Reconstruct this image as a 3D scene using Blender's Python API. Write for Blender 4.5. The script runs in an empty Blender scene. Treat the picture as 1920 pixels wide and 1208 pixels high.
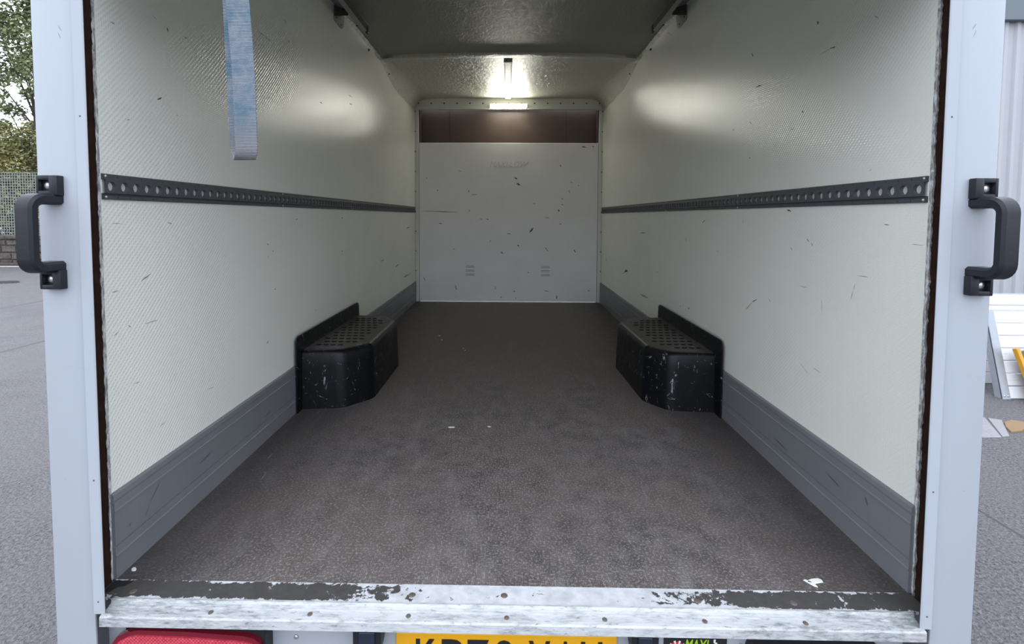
import bpy, bmesh, math, random
from mathutils import Vector, Matrix
random.seed(7)
PI = math.pi
scene = bpy.context.scene
COL = scene.collection

# ------------------------------------------------------------------ camera
cam_d = bpy.data.cameras.new('camera')
cam = bpy.data.objects.new('camera', cam_d)
COL.objects.link(cam)
scene.camera = cam
F_PX, CX, CY = 940.04, 935.83, 454.36
YAW, PITCH, ROLL = 0.0174128, -0.0509675, 0.0044325
cam_d.sensor_fit = 'HORIZONTAL'
cam_d.sensor_width = 36.0
cam_d.lens = F_PX / 1920 * 36
cam_d.shift_x = (960 - CX) / 1920
cam_d.shift_y = (CY - 604) / 1920
cam_d.clip_start = 0.02
cam_d.clip_end = 500
fw = Vector((-math.sin(YAW) * math.cos(PITCH), math.cos(YAW) * math.cos(PITCH), math.sin(PITCH)))
rt = Vector((math.cos(YAW), math.sin(YAW), 0))
up = rt.cross(fw)
r2 = rt * math.cos(ROLL) + up * math.sin(ROLL)
u2 = up * math.cos(ROLL) - rt * math.sin(ROLL)
M = Matrix((r2, u2, -fw)).transposed().to_4x4()
M.translation = Vector((-0.00185, -1.16317, 0.88906))
cam.matrix_world = M

# ------------------------------------------------------------------ sky (overcast) and exposure
world = bpy.data.worlds.new('overcast_sky')
scene.world = world
world.use_nodes = True
wn = world.node_tree.nodes
wl = world.node_tree.links
wn.clear()
w_tc = wn.new('ShaderNodeTexCoord')
w_sep = wn.new('ShaderNodeSeparateXYZ')
w_ma = wn.new('ShaderNodeMath'); w_ma.operation = 'MULTIPLY_ADD'; w_ma.use_clamp = False
w_ma.inputs[1].default_value = 0.45; w_ma.inputs[2].default_value = 0.55
w_bg = wn.new('ShaderNodeBackground')
w_bg.inputs['Color'].default_value = (0.85, 0.93, 1.06, 1)
w_out = wn.new('ShaderNodeOutputWorld')
w_mul = wn.new('ShaderNodeMath'); w_mul.operation = 'MULTIPLY'
SKY = 2.5
w_mul.inputs[1].default_value = SKY
wl.new(w_tc.outputs['Generated'], w_sep.inputs[0])
wl.new(w_sep.outputs['Z'], w_ma.inputs[0])
wl.new(w_ma.outputs[0], w_mul.inputs[0])
wl.new(w_mul.outputs[0], w_bg.inputs['Strength'])
wl.new(w_bg.outputs[0], w_out.inputs[0])
LAMP_STRENGTH = 66.0

vs = scene.view_settings
scene.display_settings.display_device = 'sRGB'
vs.view_transform = 'Standard'
vs.look = 'None'
vs.exposure = 0.62
vs.gamma = 1.0
vs.use_curve_mapping = False
try:
    scene.cycles.max_bounces = 12
    scene.cycles.diffuse_bounces = 8
    scene.cycles.sample_clamp_indirect = 6.0
except Exception:
    pass

# ------------------------------------------------------------------ helpers
def link(o):
    COL.objects.link(o)
    return o

def props(o, label=None, cat=None, group=None, kind=None):
    for k, v in (('label', label), ('category', cat), ('group', group), ('kind', kind)):
        if v:
            o[k] = v
    return o

def empty(name, loc, label, cat, group=None):
    o = bpy.data.objects.new(name, None)
    o.empty_display_size = 0.05
    o.location = loc
    link(o)
    return props(o, label, cat, group)

def wloc(o):
    v = Vector((0, 0, 0))
    while o is not None:
        v += o.location
        o = o.parent
    return v

class MB:
    """collects shapes (given in world coordinates) for ONE mesh object"""
    def __init__(self):
        self.bm = bmesh.new()
    def add(self, verts, faces):
        vs_ = [self.bm.verts.new(v) for v in verts]
        out = []
        for f in faces:
            try:
                out.append(self.bm.faces.new([vs_[i] for i in f]))
            except ValueError:
                pass
        return vs_, out
    def box(self, x0, x1, y0, y1, z0, z1, bevel=0, seg=2, mat=None):
        v = [(x, y, z) for z in (z0, z1) for y in (y0, y1) for x in (x0, x1)]
        f = [(0, 2, 3, 1), (4, 5, 7, 6), (0, 1, 5, 4), (2, 6, 7, 3), (0, 4, 6, 2), (1, 3, 7, 5)]
        if mat is not None:
            v = [mat @ Vector(p) for p in v]
        vv, ff = self.add(v, f)
        if bevel:
            ed = list({e for fa in ff for e in fa.edges})
            bmesh.ops.bevel(self.bm, geom=ed, offset=bevel, segments=seg, profile=0.5, affect='EDGES', clamp_overlap=True)
        return vv
    def prism(self, pts, a0, a1, axis='y', closed=True, caps=True):
        """pts: outline; axis y -> (x,z); axis x -> (y,z); axis z -> (x,y)"""
        def P(p, a):
            return {'y': (p[0], a, p[1]), 'x': (a, p[0], p[1]), 'z': (p[0], p[1], a)}[axis]
        n = len(pts)
        v = [P(p, a0) for p in pts] + [P(p, a1) for p in pts]
        f = [(i, (i + 1) % n, n + (i + 1) % n, n + i) for i in range(n if closed else n - 1)]
        if closed and caps:
            f += [tuple(range(n))[::-1], tuple(range(n, 2 * n))]
        return self.add(v, f)
    def sweep(self, rings, cap=True, closed=True):
        n = len(rings[0])
        v = [p for r in rings for p in r]
        f = []
        for k in range(len(rings) - 1):
            for i in range(n if closed else n - 1):
                j = (i + 1) % n
                f.append((k * n + i, k * n + j, (k + 1) * n + j, (k + 1) * n + i))
        if cap and closed:
            f.append(tuple(range(n))[::-1])
            f.append(tuple((len(rings) - 1) * n + i for i in range(n)))
        return self.add(v, f)
    def cyl(self, a, b, r, n=12, r1=None):
        a = Vector(a); b = Vector(b)
        d = (b - a).normalized()
        s = d.orthogonal().normalized(); t = d.cross(s)
        r1 = r if r1 is None else r1
        ra = [a + (s * math.cos(2 * PI * i / n) + t * math.sin(2 * PI * i / n)) * r for i in range(n)]
        rb = [b + (s * math.cos(2 * PI * i / n) + t * math.sin(2 * PI * i / n)) * r1 for i in range(n)]
        return self.sweep([ra, rb])
    def dome(self, c, d, r, h, n=10, rings=3):
        c = Vector(c); d = Vector(d).normalized()
        s = d.orthogonal().normalized(); t = d.cross(s)
        rr = []
        for k in range(rings + 1):
            a = k / rings * PI / 2 * 0.93
            rr.append([c + d * h * math.sin(a) + (s * math.cos(2 * PI * i / n) + t * math.sin(2 * PI * i / n)) * r * math.cos(a) for i in range(n)])
        return self.sweep(rr)
    def obj(self, name, mat, parent=None, origin=None, smooth=False, angle=None):
        bmesh.ops.recalc_face_normals(self.bm, faces=self.bm.faces)
        me = bpy.data.meshes.new(name)
        base = wloc(parent) if parent is not None else Vector(origin or (0, 0, 0))
        bmesh.ops.translate(self.bm, verts=self.bm.verts, vec=-base)
        self.bm.to_mesh(me)
        self.bm.free()
        me.materials.append(mat)
        if smooth or angle:
            for p in me.polygons:
                p.use_smooth = True
            me.set_sharp_from_angle(angle=math.radians(angle or 40))
        o = bpy.data.objects.new(name, me)
        if parent is not None:
            o.parent = parent
        else:
            o.location = base
        return link(o)

# ------------------------------------------------------------------ materials
class NT:
    def __init__(self, name):
        self.m = bpy.data.materials.new(name)
        self.m.use_nodes = True
        self.t = self.m.node_tree
        self.b = self.t.nodes['Principled BSDF']
    def n(self, typ, **kw):
        nd = self.t.nodes.new(typ)
        for k, v in kw.items():
            setattr(nd, k, v)
        return nd
    def l(self, a, b):
        self.t.links.new(a, b)
    def math(self, op, a, b=None, c=None, clamp=False):
        nd = self.n('ShaderNodeMath', operation=op)
        nd.use_clamp = clamp
        for i, v in enumerate((a, b, c)):
            if v is None:
                continue
            if isinstance(v, (int, float)):
                nd.inputs[i].default_value = v
            else:
                self.l(v, nd.inputs[i])
        return nd.outputs[0]
    def xyz(self):
        tc = self.n('ShaderNodeTexCoord')
        s = self.n('ShaderNodeSeparateXYZ')
        self.l(tc.outputs['Object'], s.inputs[0])
        return tc.outputs['Object'], s.outputs[0], s.outputs[1], s.outputs[2]
    def noise(self, vec, scale, detail=3, rough=0.55, dist=0.0, stretch=None):
        if stretch:
            mp = self.n('ShaderNodeMapping')
            mp.inputs['Scale'].default_value = stretch
            self.l(vec, mp.inputs[0]); vec = mp.outputs[0]
        nd = self.n('ShaderNodeTexNoise')
        nd.inputs['Scale'].default_value = scale
        nd.inputs['Detail'].default_value = detail
        nd.inputs['Roughness'].default_value = rough
        nd.inputs['Distortion'].default_value = dist
        self.l(vec, nd.inputs['Vector'])
        return nd.outputs['Fac']
    def ramp(self, fac, lo, hi, a=0.0, b=1.0):
        nd = self.n('ShaderNodeMapRange')
        nd.inputs['From Min'].default_value = lo; nd.inputs['From Max'].default_value = hi
        nd.inputs['To Min'].default_value = a; nd.inputs['To Max'].default_value = b
        self.l(fac, nd.inputs['Value'])
        return nd.outputs[0]
    def mix(self, fac, a, b):
        nd = self.n('ShaderNodeMix', data_type='RGBA')
        for sock, v in ((nd.inputs[0], fac), (nd.inputs[6], a), (nd.inputs[7], b)):
            if isinstance(v, (int, float)):
                sock.default_value = v
            elif isinstance(v, tuple):
                sock.default_value = (v[0], v[1], v[2], 1)
            else:
                self.l(v, sock)
        return nd.outputs[2]
    def color(self, c):
        if isinstance(c, tuple):
            self.b.inputs['Base Color'].default_value = (c[0], c[1], c[2], 1)
        else:
            self.l(c, self.b.inputs['Base Color'])
    def rough(self, r):
        if isinstance(r, (int, float)):
            self.b.inputs['Roughness'].default_value = r
        else:
            self.l(r, self.b.inputs['Roughness'])
    def bump(self, h, dist, strength=1.0):
        nd = self.n('ShaderNodeBump')
        nd.inputs['Distance'].default_value = dist
        nd.inputs['Strength'].default_value = strength
        self.l(h, nd.inputs['Height'])
        self.l(nd.outputs[0], self.b.inputs['Normal'])

def simple(name, col, rough=0.5, metal=0.0, var=0.12, scale=25, bump=0.0, spec=None):
    t = NT(name)
    vec, x, y, z = t.xyz()
    f = t.noise(vec, scale, 4)
    lo = tuple(c * (1 - var) for c in col); hi = tuple(min(1, c * (1 + var)) for c in col)
    t.color(t.mix(f, lo, hi))
    t.rough(t.ramp(f, 0.3, 0.7, max(0.02, rough - 0.06), min(1, rough + 0.06)))
    t.b.inputs['Metallic'].default_value = metal
    if spec is not None:
        t.b.inputs['Specular IOR Level'].default_value = spec
    if bump:
        t.bump(t.noise(vec, scale * 6, 3), bump)
    return t.m

def grp_material(name, base, rough, dist, dirt, lay):
    """woven glass-fibre sheet: a diagonal weave in relief, faint grey handling dirt"""
    t = NT(name)
    vec, x, y, z = t.xyz()
    k = 2 * PI / 0.0150
    wob = t.math('MULTIPLY', t.noise(vec, 3.0, 2), 9.0)
    z = t.math('MULTIPLY', z, lay)
    s1 = t.math('SINE', t.math('ADD', t.math('MULTIPLY', t.math('ADD', y, z), k), wob))
    s2 = t.math('SINE', t.math('ADD', t.math('MULTIPLY', t.math('SUBTRACT', y, z), k * 1.15), wob))
    h = t.math('ADD', t.math('MULTIPLY', s1, 0.65), t.math('MULTIPLY', t.math('MULTIPLY', s1, s2), 0.5))
    h = t.math('ADD', h, t.math('MULTIPLY', t.noise(vec, 60, 3), 0.5))
    t.bump(h, dist)
    big = t.noise(vec, 1.6, 5, 0.6)
    fine = t.noise(vec, 40, 4, 0.6)
    c = t.mix(t.ramp(big, 0.35, 0.7), base, tuple(v * 0.93 for v in base))
    spk = t.ramp(t.noise(vec, 19, 6, 0.75), 0.70, 0.80, 0, 0.22 * dirt)
    t.color(c)
    t.rough(t.ramp(fine, 0.3, 0.7, rough - 0.04, rough + 0.05))
    return t.m

M_WALL = {s: grp_material('woven_fibreglass_wall', (0.83, 0.84, 0.765), 0.22, 0.00030, 1.0, s) for s in (-1, 1)}

def ceiling_material(name, rough, dist, ca, cb):
    t = NT(name)
    vec, x, y, z = t.xyz()
    h = t.noise(vec, 26, 6, 0.7, 1.2, (1, 0.6, 1))
    t.bump(h, dist)
    t.color(t.mix(t.noise(vec, 2.2, 4), ca, cb))
    t.rough(rough)
    return t.m
M_CEIL = ceiling_material('fibreglass_roof_sheet', 0.5, 0.006, (0.25, 0.24, 0.205), (0.29, 0.28, 0.24))
M_NOSE = ceiling_material('moulded_fibreglass_nose', 0.36, 0.018, (0.50, 0.49, 0.42), (0.57, 0.56, 0.48))

def floor_material():
    t = NT('phenolic_mesh_floor')
    vec, x, y, z = t.xyz()
    k = 2 * PI / 0.0085
    s1 = t.math('SINE', t.math('MULTIPLY', t.math('ADD', x, y), k))
    s2 = t.math('SINE', t.math('MULTIPLY', t.math('SUBTRACT', x, y), k))
    weave = t.math('MULTIPLY', s1, s2)
    fine = t.noise(vec, 150, 3, 0.75)
    mid = t.noise(vec, 14, 5, 0.65)
    big = t.noise(vec, 2.1, 4, 0.6)
    strk = t.noise(vec, 5, 5, 0.7, 0.6, (2.5, 0.7, 1))
    c = t.mix(t.ramp(mid, 0.3, 0.72), (0.045, 0.038, 0.036), (0.19, 0.163, 0.157))
    c = t.mix(t.ramp(big, 0.42, 0.62, 0, 0.6), c, (0.155, 0.115, 0.10))
    c = t.mix(t.ramp(strk, 0.54, 0.72, 0, 0.55), c, (0.24, 0.222, 0.222))
    c = t.mix(t.ramp(fine, 0.50, 0.66, 0, 0.8), c, (0.42, 0.385, 0.375))
    c = t.mix(t.ramp(weave, -0.1, 0.8, 0, 0.7), c, (0.033, 0.03, 0.03))
    # paler towards the doorway, darker along the side edges and the far end
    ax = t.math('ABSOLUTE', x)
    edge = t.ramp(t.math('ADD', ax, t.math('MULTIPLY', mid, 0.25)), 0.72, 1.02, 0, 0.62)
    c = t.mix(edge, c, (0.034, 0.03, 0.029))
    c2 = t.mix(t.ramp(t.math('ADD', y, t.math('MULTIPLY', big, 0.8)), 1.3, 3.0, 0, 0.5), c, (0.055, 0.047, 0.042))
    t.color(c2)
    t.rough(t.ramp(mid, 0.3, 0.7, 0.5, 0.66))
    t.bump(t.math('ADD', weave, t.math('MULTIPLY', fine, 1.2)), 0.0006)
    t.b.inputs['Specular IOR Level'].default_value = 0.4
    return t.m
M_FLOOR = floor_material()

def sill_paint_material():
    """dark primer under chipped white paint: worn through at the two ends"""
    t = NT('chipped_sill_paint')
    vec, x, y, z = t.xyz()
    n1 = t.noise(vec, 11, 6, 0.72, 0.7, (1, 1.2, 1))
    n2 = t.noise(vec, 60, 5, 0.7, 0.4)
    ax = t.math('ABSOLUTE', t.math('SUBTRACT', x, 0.1))
    v = t.math('ADD', n1, t.math('MULTIPLY', t.math('SUBTRACT', n2, 0.25), 0.8))
    # threshold falls towards the middle
    thr = t.ramp(ax, 0.10, 0.62, 0.50, 0.90)
    d = t.math('SUBTRACT', v, thr)
    # paint clings along the front and back edges of the strip
    ey = t.math('ABSOLUTE', t.math('SUBTRACT', y, 0.021))
    d = t.math('ADD', d, t.ramp(ey, 0.018, 0.029, 0, 0.22))
    white = t.ramp(d, -0.008, 0.012)
    grime = t.mix(t.ramp(t.noise(vec, 35, 4), 0.35, 0.7), (0.58, 0.585, 0.60), (0.42, 0.425, 0.44))
    dark = t.mix(n2, (0.035, 0.031, 0.03), (0.085, 0.078, 0.075))
    t.color(t.mix(white, dark, grime))
    t.rough(0.55)
    t.bump(white, 0.0006)
    return t.m
M_SILL_PAINT = sill_paint_material()

def worn_metal(name, base, dark, rough):
    t = NT(name)
    vec, x, y, z = t.xyz()
    n1 = t.noise(vec, 16, 6, 0.72, 0.5, (0.7, 3, 3))
    n2 = t.noise(vec, 90, 5, 0.7, 0.3, (0.5, 2, 2))
    ax = t.math('ABSOLUTE', x)
    w = t.math('ADD', t.ramp(n1, 0.44, 0.68, 0.08, 0.9), t.ramp(ax, 0.45, 0.9, 0, 0.6))
    w = t.math('MULTIPLY', w, t.ramp(n2, 0.3, 0.62))
    c = t.mix(t.math('MINIMUM', w, 0.85), base, dark)
    c = t.mix(t.ramp(n2, 0.60, 0.68, 0, 0.85), c, (0.16, 0.155, 0.15))
    t.color(c)
    t.rough(rough)
    t.bump(n2, 0.0006)
    return t.m
M_ALU = worn_metal('worn_painted_sill', (0.51, 0.513, 0.52), (0.15, 0.165, 0.16), 0.5)

def scuffed_black(name, base, rough, amount, dusty=0.0):
    t = NT(name)
    vec, x, y, z = t.xyz()
    a = t.noise(vec, 22, 6, 0.75, 1.2, (1.6, 1.0, 0.6))
    b = t.noise(vec, 45, 5, 0.8, 0.6, (0.6, 0.6, 1.4))
    s = t.math('MAXIMUM', t.ramp(a, 0.625, 0.66), t.ramp(b, 0.64, 0.67))
    c = t.mix(t.math('MULTIPLY', s, amount), base, (0.42, 0.43, 0.45))
    if dusty:
        g = t.n('ShaderNodeNewGeometry')
        sx = t.n('ShaderNodeSeparateXYZ')
        t.l(g.outputs['True Normal'], sx.inputs[0])
        upf = t.ramp(sx.outputs[2], 0.85, 0.97, 0, dusty)
        upf = t.math('MULTIPLY', upf, t.ramp(t.noise(vec, 30, 4), 0.25, 0.6, 0.5, 1))
        c = t.mix(upf, c, (0.105, 0.098, 0.09))
    t.color(c)
    t.rough(t.ramp(a, 0.3, 0.7, rough - 0.08, rough + 0.1))
    t.b.inputs['Specular IOR Level'].default_value = 0.3
    return t.m
M_BOX = scuffed_black('scuffed_black_plastic', (0.0028, 0.0035, 0.0055), 0.40, 0.7, 0.5)
M_STUD = simple('rubbed_black_plastic', (0.006, 0.006, 0.006), 0.5, spec=0.25)
M_HANDLE = scuffed_black('worn_black_handle_plastic', (0.015, 0.017, 0.022), 0.42, 0.06)

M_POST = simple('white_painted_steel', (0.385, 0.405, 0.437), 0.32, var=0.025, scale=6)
M_PANEL = simple('white_bulkhead_paint', (0.92, 0.905, 0.91), 0.42, var=0.05, scale=5)
M_FRAME = simple('white_frame_paint', (0.76, 0.76, 0.70), 0.4, var=0.05, scale=12)
M_KICK = simple('grey_pvc_kick_board', (0.17, 0.175, 0.188), 0.42, var=0.10, scale=9)
M_RAIL = simple('grey_plastic_track', (0.062, 0.067, 0.076), 0.45, var=0.12, scale=40)
M_SHADED_WALL = simple('shaded_wall_grey', (0.50, 0.51, 0.49), 0.6)  # grey standing in for the shaded wall seen through the track holes
M_SCREW = simple('zinc_screw', (0.55, 0.55, 0.54), 0.35, 0.8)
M_BOLT = simple('rusted_bolt', (0.13, 0.105, 0.085), 0.6, 0.3, var=0.4, scale=90)
M_GALV = simple('galvanised_steel', (0.36, 0.38, 0.41), 0.42, 0.55, var=0.15, scale=30)
M_TRACK = simple('zinc_door_track', (0.33, 0.33, 0.33), 0.4, 0.5, var=0.12)
M_BLACK = simple('black_rubber', (0.012, 0.012, 0.013), 0.55)
M_SCUFF = simple('dark_scuff_mark', (0.085, 0.08, 0.072), 0.6, var=0.5, scale=60)
M_SCUFF_FAINT = simple('faint_scuff_mark', (0.27, 0.265, 0.24), 0.55, var=0.4, scale=60)
M_SCRATCH = simple('pale_floor_scratch', (0.19, 0.18, 0.175), 0.6, var=0.6, scale=120)
M_CHIP = simple('white_paint_chip', (0.75, 0.75, 0.72), 0.5)
M_SEAL = simple('white_sealant', (0.72, 0.72, 0.67), 0.28, bump=0.001, scale=20)
M_TRUNK = simple('white_plastic_trunking', (0.72, 0.72, 0.68), 0.3, var=0.03)
M_SLAT = simple('white_shutter_board', (0.62, 0.62, 0.58), 0.4, var=0.05)
M_DARKGREY = simple('dark_grey_seal', (0.045, 0.045, 0.048), 0.5)
M_RIVET = simple('dark_rivet', (0.03, 0.028, 0.024), 0.5)
M_LETTER_EMBOSS = simple('darkened_raised_lettering', (0.74, 0.725, 0.72), 0.4, var=0.05)  # darker tone than the panel stands in for shading on the relief

def ply_edge():
    t = NT('stained_plywood_edge')
    vec, x, y, z = t.xyz()
    n = t.noise(vec, 18, 5, 0.7, 0.3, (6, 6, 1))
    c = t.mix(n, (0.018, 0.009, 0.006), (0.075, 0.032, 0.019))
    c = t.mix(t.ramp(t.noise(vec, 60, 4, 0.7), 0.68, 0.76, 0, 0.6), c, (0.16, 0.12, 0.09))
    t.color(c)
    t.rough(0.6)
    return t.m
M_PLY = ply_edge()

def ragged_skin():
    t = NT('frayed_fibreglass_edge')
    vec, x, y, z = t.xyz()
    n = t.noise(vec, 35, 5, 0.75, 0.6, (3, 3, 1))
    t.color(t.mix(t.ramp(n, 0.42, 0.62), (0.22, 0.21, 0.195), (0.66, 0.67, 0.66)))
    t.rough(0.6)
    t.bump(n, 0.001)
    return t.m
M_RAGGED = ragged_skin()

def brown_board():
    t = NT('brown_plywood_board')
    vec, x, y, z = t.xyz()
    a = t.noise(vec, 3, 4, 0.6, 0.4, (2.4, 1, 0.5))
    t.color(t.mix(a, (0.085, 0.056, 0.043), (0.125, 0.086, 0.068)))
    t.rough(0.48)
    return t.m
M_BROWN = brown_board()

def webbing():
    t = NT('faded_blue_webbing')
    vec, x, y, z = t.xyz()
    rib = t.math('SINE', t.math('MULTIPLY', z, 2 * PI / 0.0032))
    rib2 = t.math('SINE', t.math('MULTIPLY', x, 2 * PI / 0.0045))
    n = t.noise(vec, 17, 5, 0.7, 0.3, (1, 1, 0.8))
    n2 = t.noise(vec, 60, 4, 0.7, 0, (0.4, 0.4, 3))
    c = t.mix(t.ramp(n, 0.38, 0.62), (0.068, 0.15, 0.21), (0.225, 0.24, 0.285))
    c = t.mix(t.ramp(n2, 0.5, 0.75, 0, 0.5), c, (0.34, 0.36, 0.39))
    c = t.mix(t.ramp(rib, 0.1, 1.0, 0, 0.28), c, (0.09, 0.12, 0.15))
    # the last hand's breadth at the bottom of the loop is soiled grey-brown
    c = t.mix(t.ramp(t.math('ADD', z, t.math('MULTIPLY', n, 0.05)), 0.06, 0.13, 0.75, 0.0), c, (0.21, 0.195, 0.20))
    t.color(c)
    t.rough(0.75)
    t.bump(t.math('ADD', rib, t.math('MULTIPLY', rib2, 0.3)), 0.0006)
    t.b.inputs['Sheen Weight'].default_value = 0.15
    return t.m
M_WEB = webbing()

def glow(name, col, strength):
    t = NT(name)
    t.color((0.9, 0.9, 0.88))
    t.b.inputs['Emission Color'].default_value = (col[0], col[1], col[2], 1)
    t.b.inputs['Emission Strength'].default_value = strength
    return t.m
M_LED = glow('lit_led_diffuser', (1.0, 0.985, 0.86), LAMP_STRENGTH)

def plate_material():
    t = NT('yellow_reflective_plate')
    vec, x, y, z = t.xyz()
    t.color(t.mix(t.noise(vec, 200, 2), (0.74, 0.35, 0.006), (0.78, 0.39, 0.010)))
    t.rough(0.3)
    return t.m
M_PLATE = plate_material()
M_INK = simple('black_plate_ink', (0.014, 0.013, 0.016), 0.4)
def red_lens():
    t = NT('red_lens')
    vec, x, y, z = t.xyz()
    wv = t.math('SINE', t.math('MULTIPLY', x, 2 * PI / 0.008))
    wz = t.math('SINE', t.math('MULTIPLY', z, 2 * PI / 0.008))
    t.color(t.mix(t.ramp(t.noise(vec, 120, 2), 0.3, 0.7), (0.48, 0.022, 0.045), (0.66, 0.06, 0.09)))
    t.rough(0.18)
    t.bump(t.math('MULTIPLY', wv, wz), 0.0008)
    t.b.inputs['Coat Weight'].default_value = 0.6
    return t.m
M_RED = red_lens()
M_RED_DARK = simple('dark_red_lens_rim', (0.16, 0.006, 0.018), 0.15)

def asphalt():
    t = NT('damp_asphalt')
    vec, x, y, z = t.xyz()
    a = t.noise(vec, 70, 4, 0.8)
    b = t.noise(vec, 0.9, 5, 0.65)
    c = t.noise(vec, 300, 2, 0.7)
    v = t.n('ShaderNodeTexVoronoi')
    v.inputs['Scale'].default_value = 110
    t.l(vec, v.inputs['Vector'])
    col = t.mix(t.ramp(a, 0.38, 0.66), (0.016, 0.014, 0.0155), (0.168, 0.154, 0.160))
    col = t.mix(t.ramp(c, 0.6, 0.72, 0, 0.8), col, (0.42, 0.40, 0.42))
    col = t.mix(t.ramp(b, 0.45, 0.62, 0, 0.35), col, (0.10, 0.09, 0.088))
    t.color(col)
    wet = t.ramp(b, 0.42, 0.6, 0.62, 0.36)
    t.rough(wet)
    t.bump(t.math('ADD', v.outputs['Distance'], a), 0.006)
    return t.m
M_ASPHALT = asphalt()
M_SEAM = simple('dark_asphalt_joint', (0.03, 0.027, 0.028), 0.5)
M_DAMP = simple('damp_dark_asphalt', (0.035, 0.032, 0.03), 0.25)
M_LINE = simple('white_road_paint', (0.62, 0.60, 0.58), 0.6)

def stone_mat(name, a, b):
    t = NT(name)
    vec, x, y, z = t.xyz()
    n = t.noise(vec, 9, 5, 0.7)
    t.color(t.mix(t.ramp(n, 0.3, 0.7), a, b))
    t.rough(0.85)
    t.bump(t.noise(vec, 25, 5, 0.7), 0.02)
    return t.m
M_STONE = [stone_mat('brown_sandstone', (0.035, 0.025, 0.02), (0.12, 0.09, 0.075)),
           stone_mat('grey_sandstone', (0.045, 0.036, 0.032), (0.15, 0.125, 0.11)),
           stone_mat('pinkish_sandstone', (0.05, 0.036, 0.03), (0.14, 0.105, 0.092))]
M_MORTAR = stone_mat('dark_mortar', (0.03, 0.025, 0.022), (0.08, 0.07, 0.06))
M_FENCE = simple('grey_green_wire', (0.20, 0.23, 0.215), 0.5, 0.0)
M_BARK = simple('grey_brown_bark', (0.075, 0.06, 0.048), 0.9, var=0.4, bump=0.01)
def leaf_mat(name, a, b, c):
    t = NT(name)
    vec, x, y, z = t.xyz()
    n = t.noise(vec, 1.1, 3, 0.6)
    r = t.noise(vec, 9, 2, 0.5)
    col = t.mix(t.ramp(n, 0.4, 0.6), a, b)
    col = t.mix(t.ramp(r, 0.5, 0.65, 0, 0.8), col, c)
    t.color(col)
    t.rough(0.6)
    t.b.inputs['Subsurface Weight'].default_value = 0.0
    t.b.inputs['Transmission Weight'].default_value = 0.0
    return t.m
M_LEAF_A = leaf_mat('dark_green_leaves', (0.075, 0.11, 0.045), (0.16, 0.20, 0.075), (0.27, 0.27, 0.11))
M_LEAF_B = leaf_mat('olive_yellow_leaves', (0.12, 0.14, 0.045), (0.24, 0.22, 0.075), (0.30, 0.23, 0.08))
M_CLAD = simple('pale_grey_cladding', (0.40, 0.40, 0.42), 0.5, var=0.06, scale=3)
M_GUTTER = simple('slate_grey_fascia', (0.11, 0.135, 0.155), 0.4, var=0.05)
M_CONC = simple('pale_concrete', (0.42, 0.41, 0.42), 0.8, var=0.2, scale=8)
def plank_mat():
    t = NT('streaked_white_plank')
    vec, x, y, z = t.xyz()
    n = t.noise(vec, 6, 5, 0.65, 1.0, (0.6, 1, 2.5))
    t.color(t.mix(t.ramp(n, 0.56, 0.68, 0, 0.5), (0.70, 0.70, 0.71), (0.32, 0.31, 0.31)))
    t.rough(0.4)
    return t.m
M_PLANK = plank_mat()
M_ORANGE = simple('worn_orange_paint', (0.62, 0.30, 0.022), 0.5, var=0.2)
M_SLATE = simple('dark_grey_grip_surface', (0.075, 0.075, 0.085), 0.6, var=0.25, scale=60)
M_GREYCARD = simple('wet_grey_card', (0.23, 0.22, 0.23), 0.3)
M_WHITECARD = simple('pale_card', (0.22, 0.215, 0.215), 0.4)
M_LEAFBROWN = simple('dead_brown_leaf', (0.20, 0.115, 0.05), 0.6, var=0.3, scale=60)
M_GREEN_INK = simple('lime_green_print', (0.36, 0.62, 0.02), 0.4)
M_RED_INK = simple('red_print', (0.62, 0.03, 0.06), 0.4)
M_WHITE_INK = simple('white_print', (0.8, 0.8, 0.8), 0.4)

# ================================================================== the setting
W, L, H = 0.962, 4.04, 2.06

def irregular_strokes(mb, strokes, place, seed):
    """flat worn marks: tapering ragged slivers laid on a surface"""
    rnd = random.Random(seed)
    for (a0, b0, a1, b1, w) in strokes:
        dx, dy = a1 - a0, b1 - b0
        ln = math.hypot(dx, dy) or 1e-6
        tx, ty = dx / ln, dy / ln
        nx, ny = -ty, tx
        n = 6
        left, right = [], []
        for i in range(n + 1):
            s = i / n
            h = w * 0.5 * (math.sin(PI * min(0.97, max(0.03, s))) ** 0.6) * rnd.uniform(0.55, 1.15)
            j = rnd.uniform(-0.18, 0.18) * w
            cx, cy = a0 + dx * s + nx * j, b0 + dy * s + ny * j
            left.append(place(cx + nx * h, cy + ny * h))
            right.append(place(cx - nx * h, cy - ny * h))
        pts = left + right[::-1]
        m = len(left)
        mb.add(pts, [(i, i + 1, 2 * m - 2 - i, 2 * m - 1 - i) for i in range(m - 1)])

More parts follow.
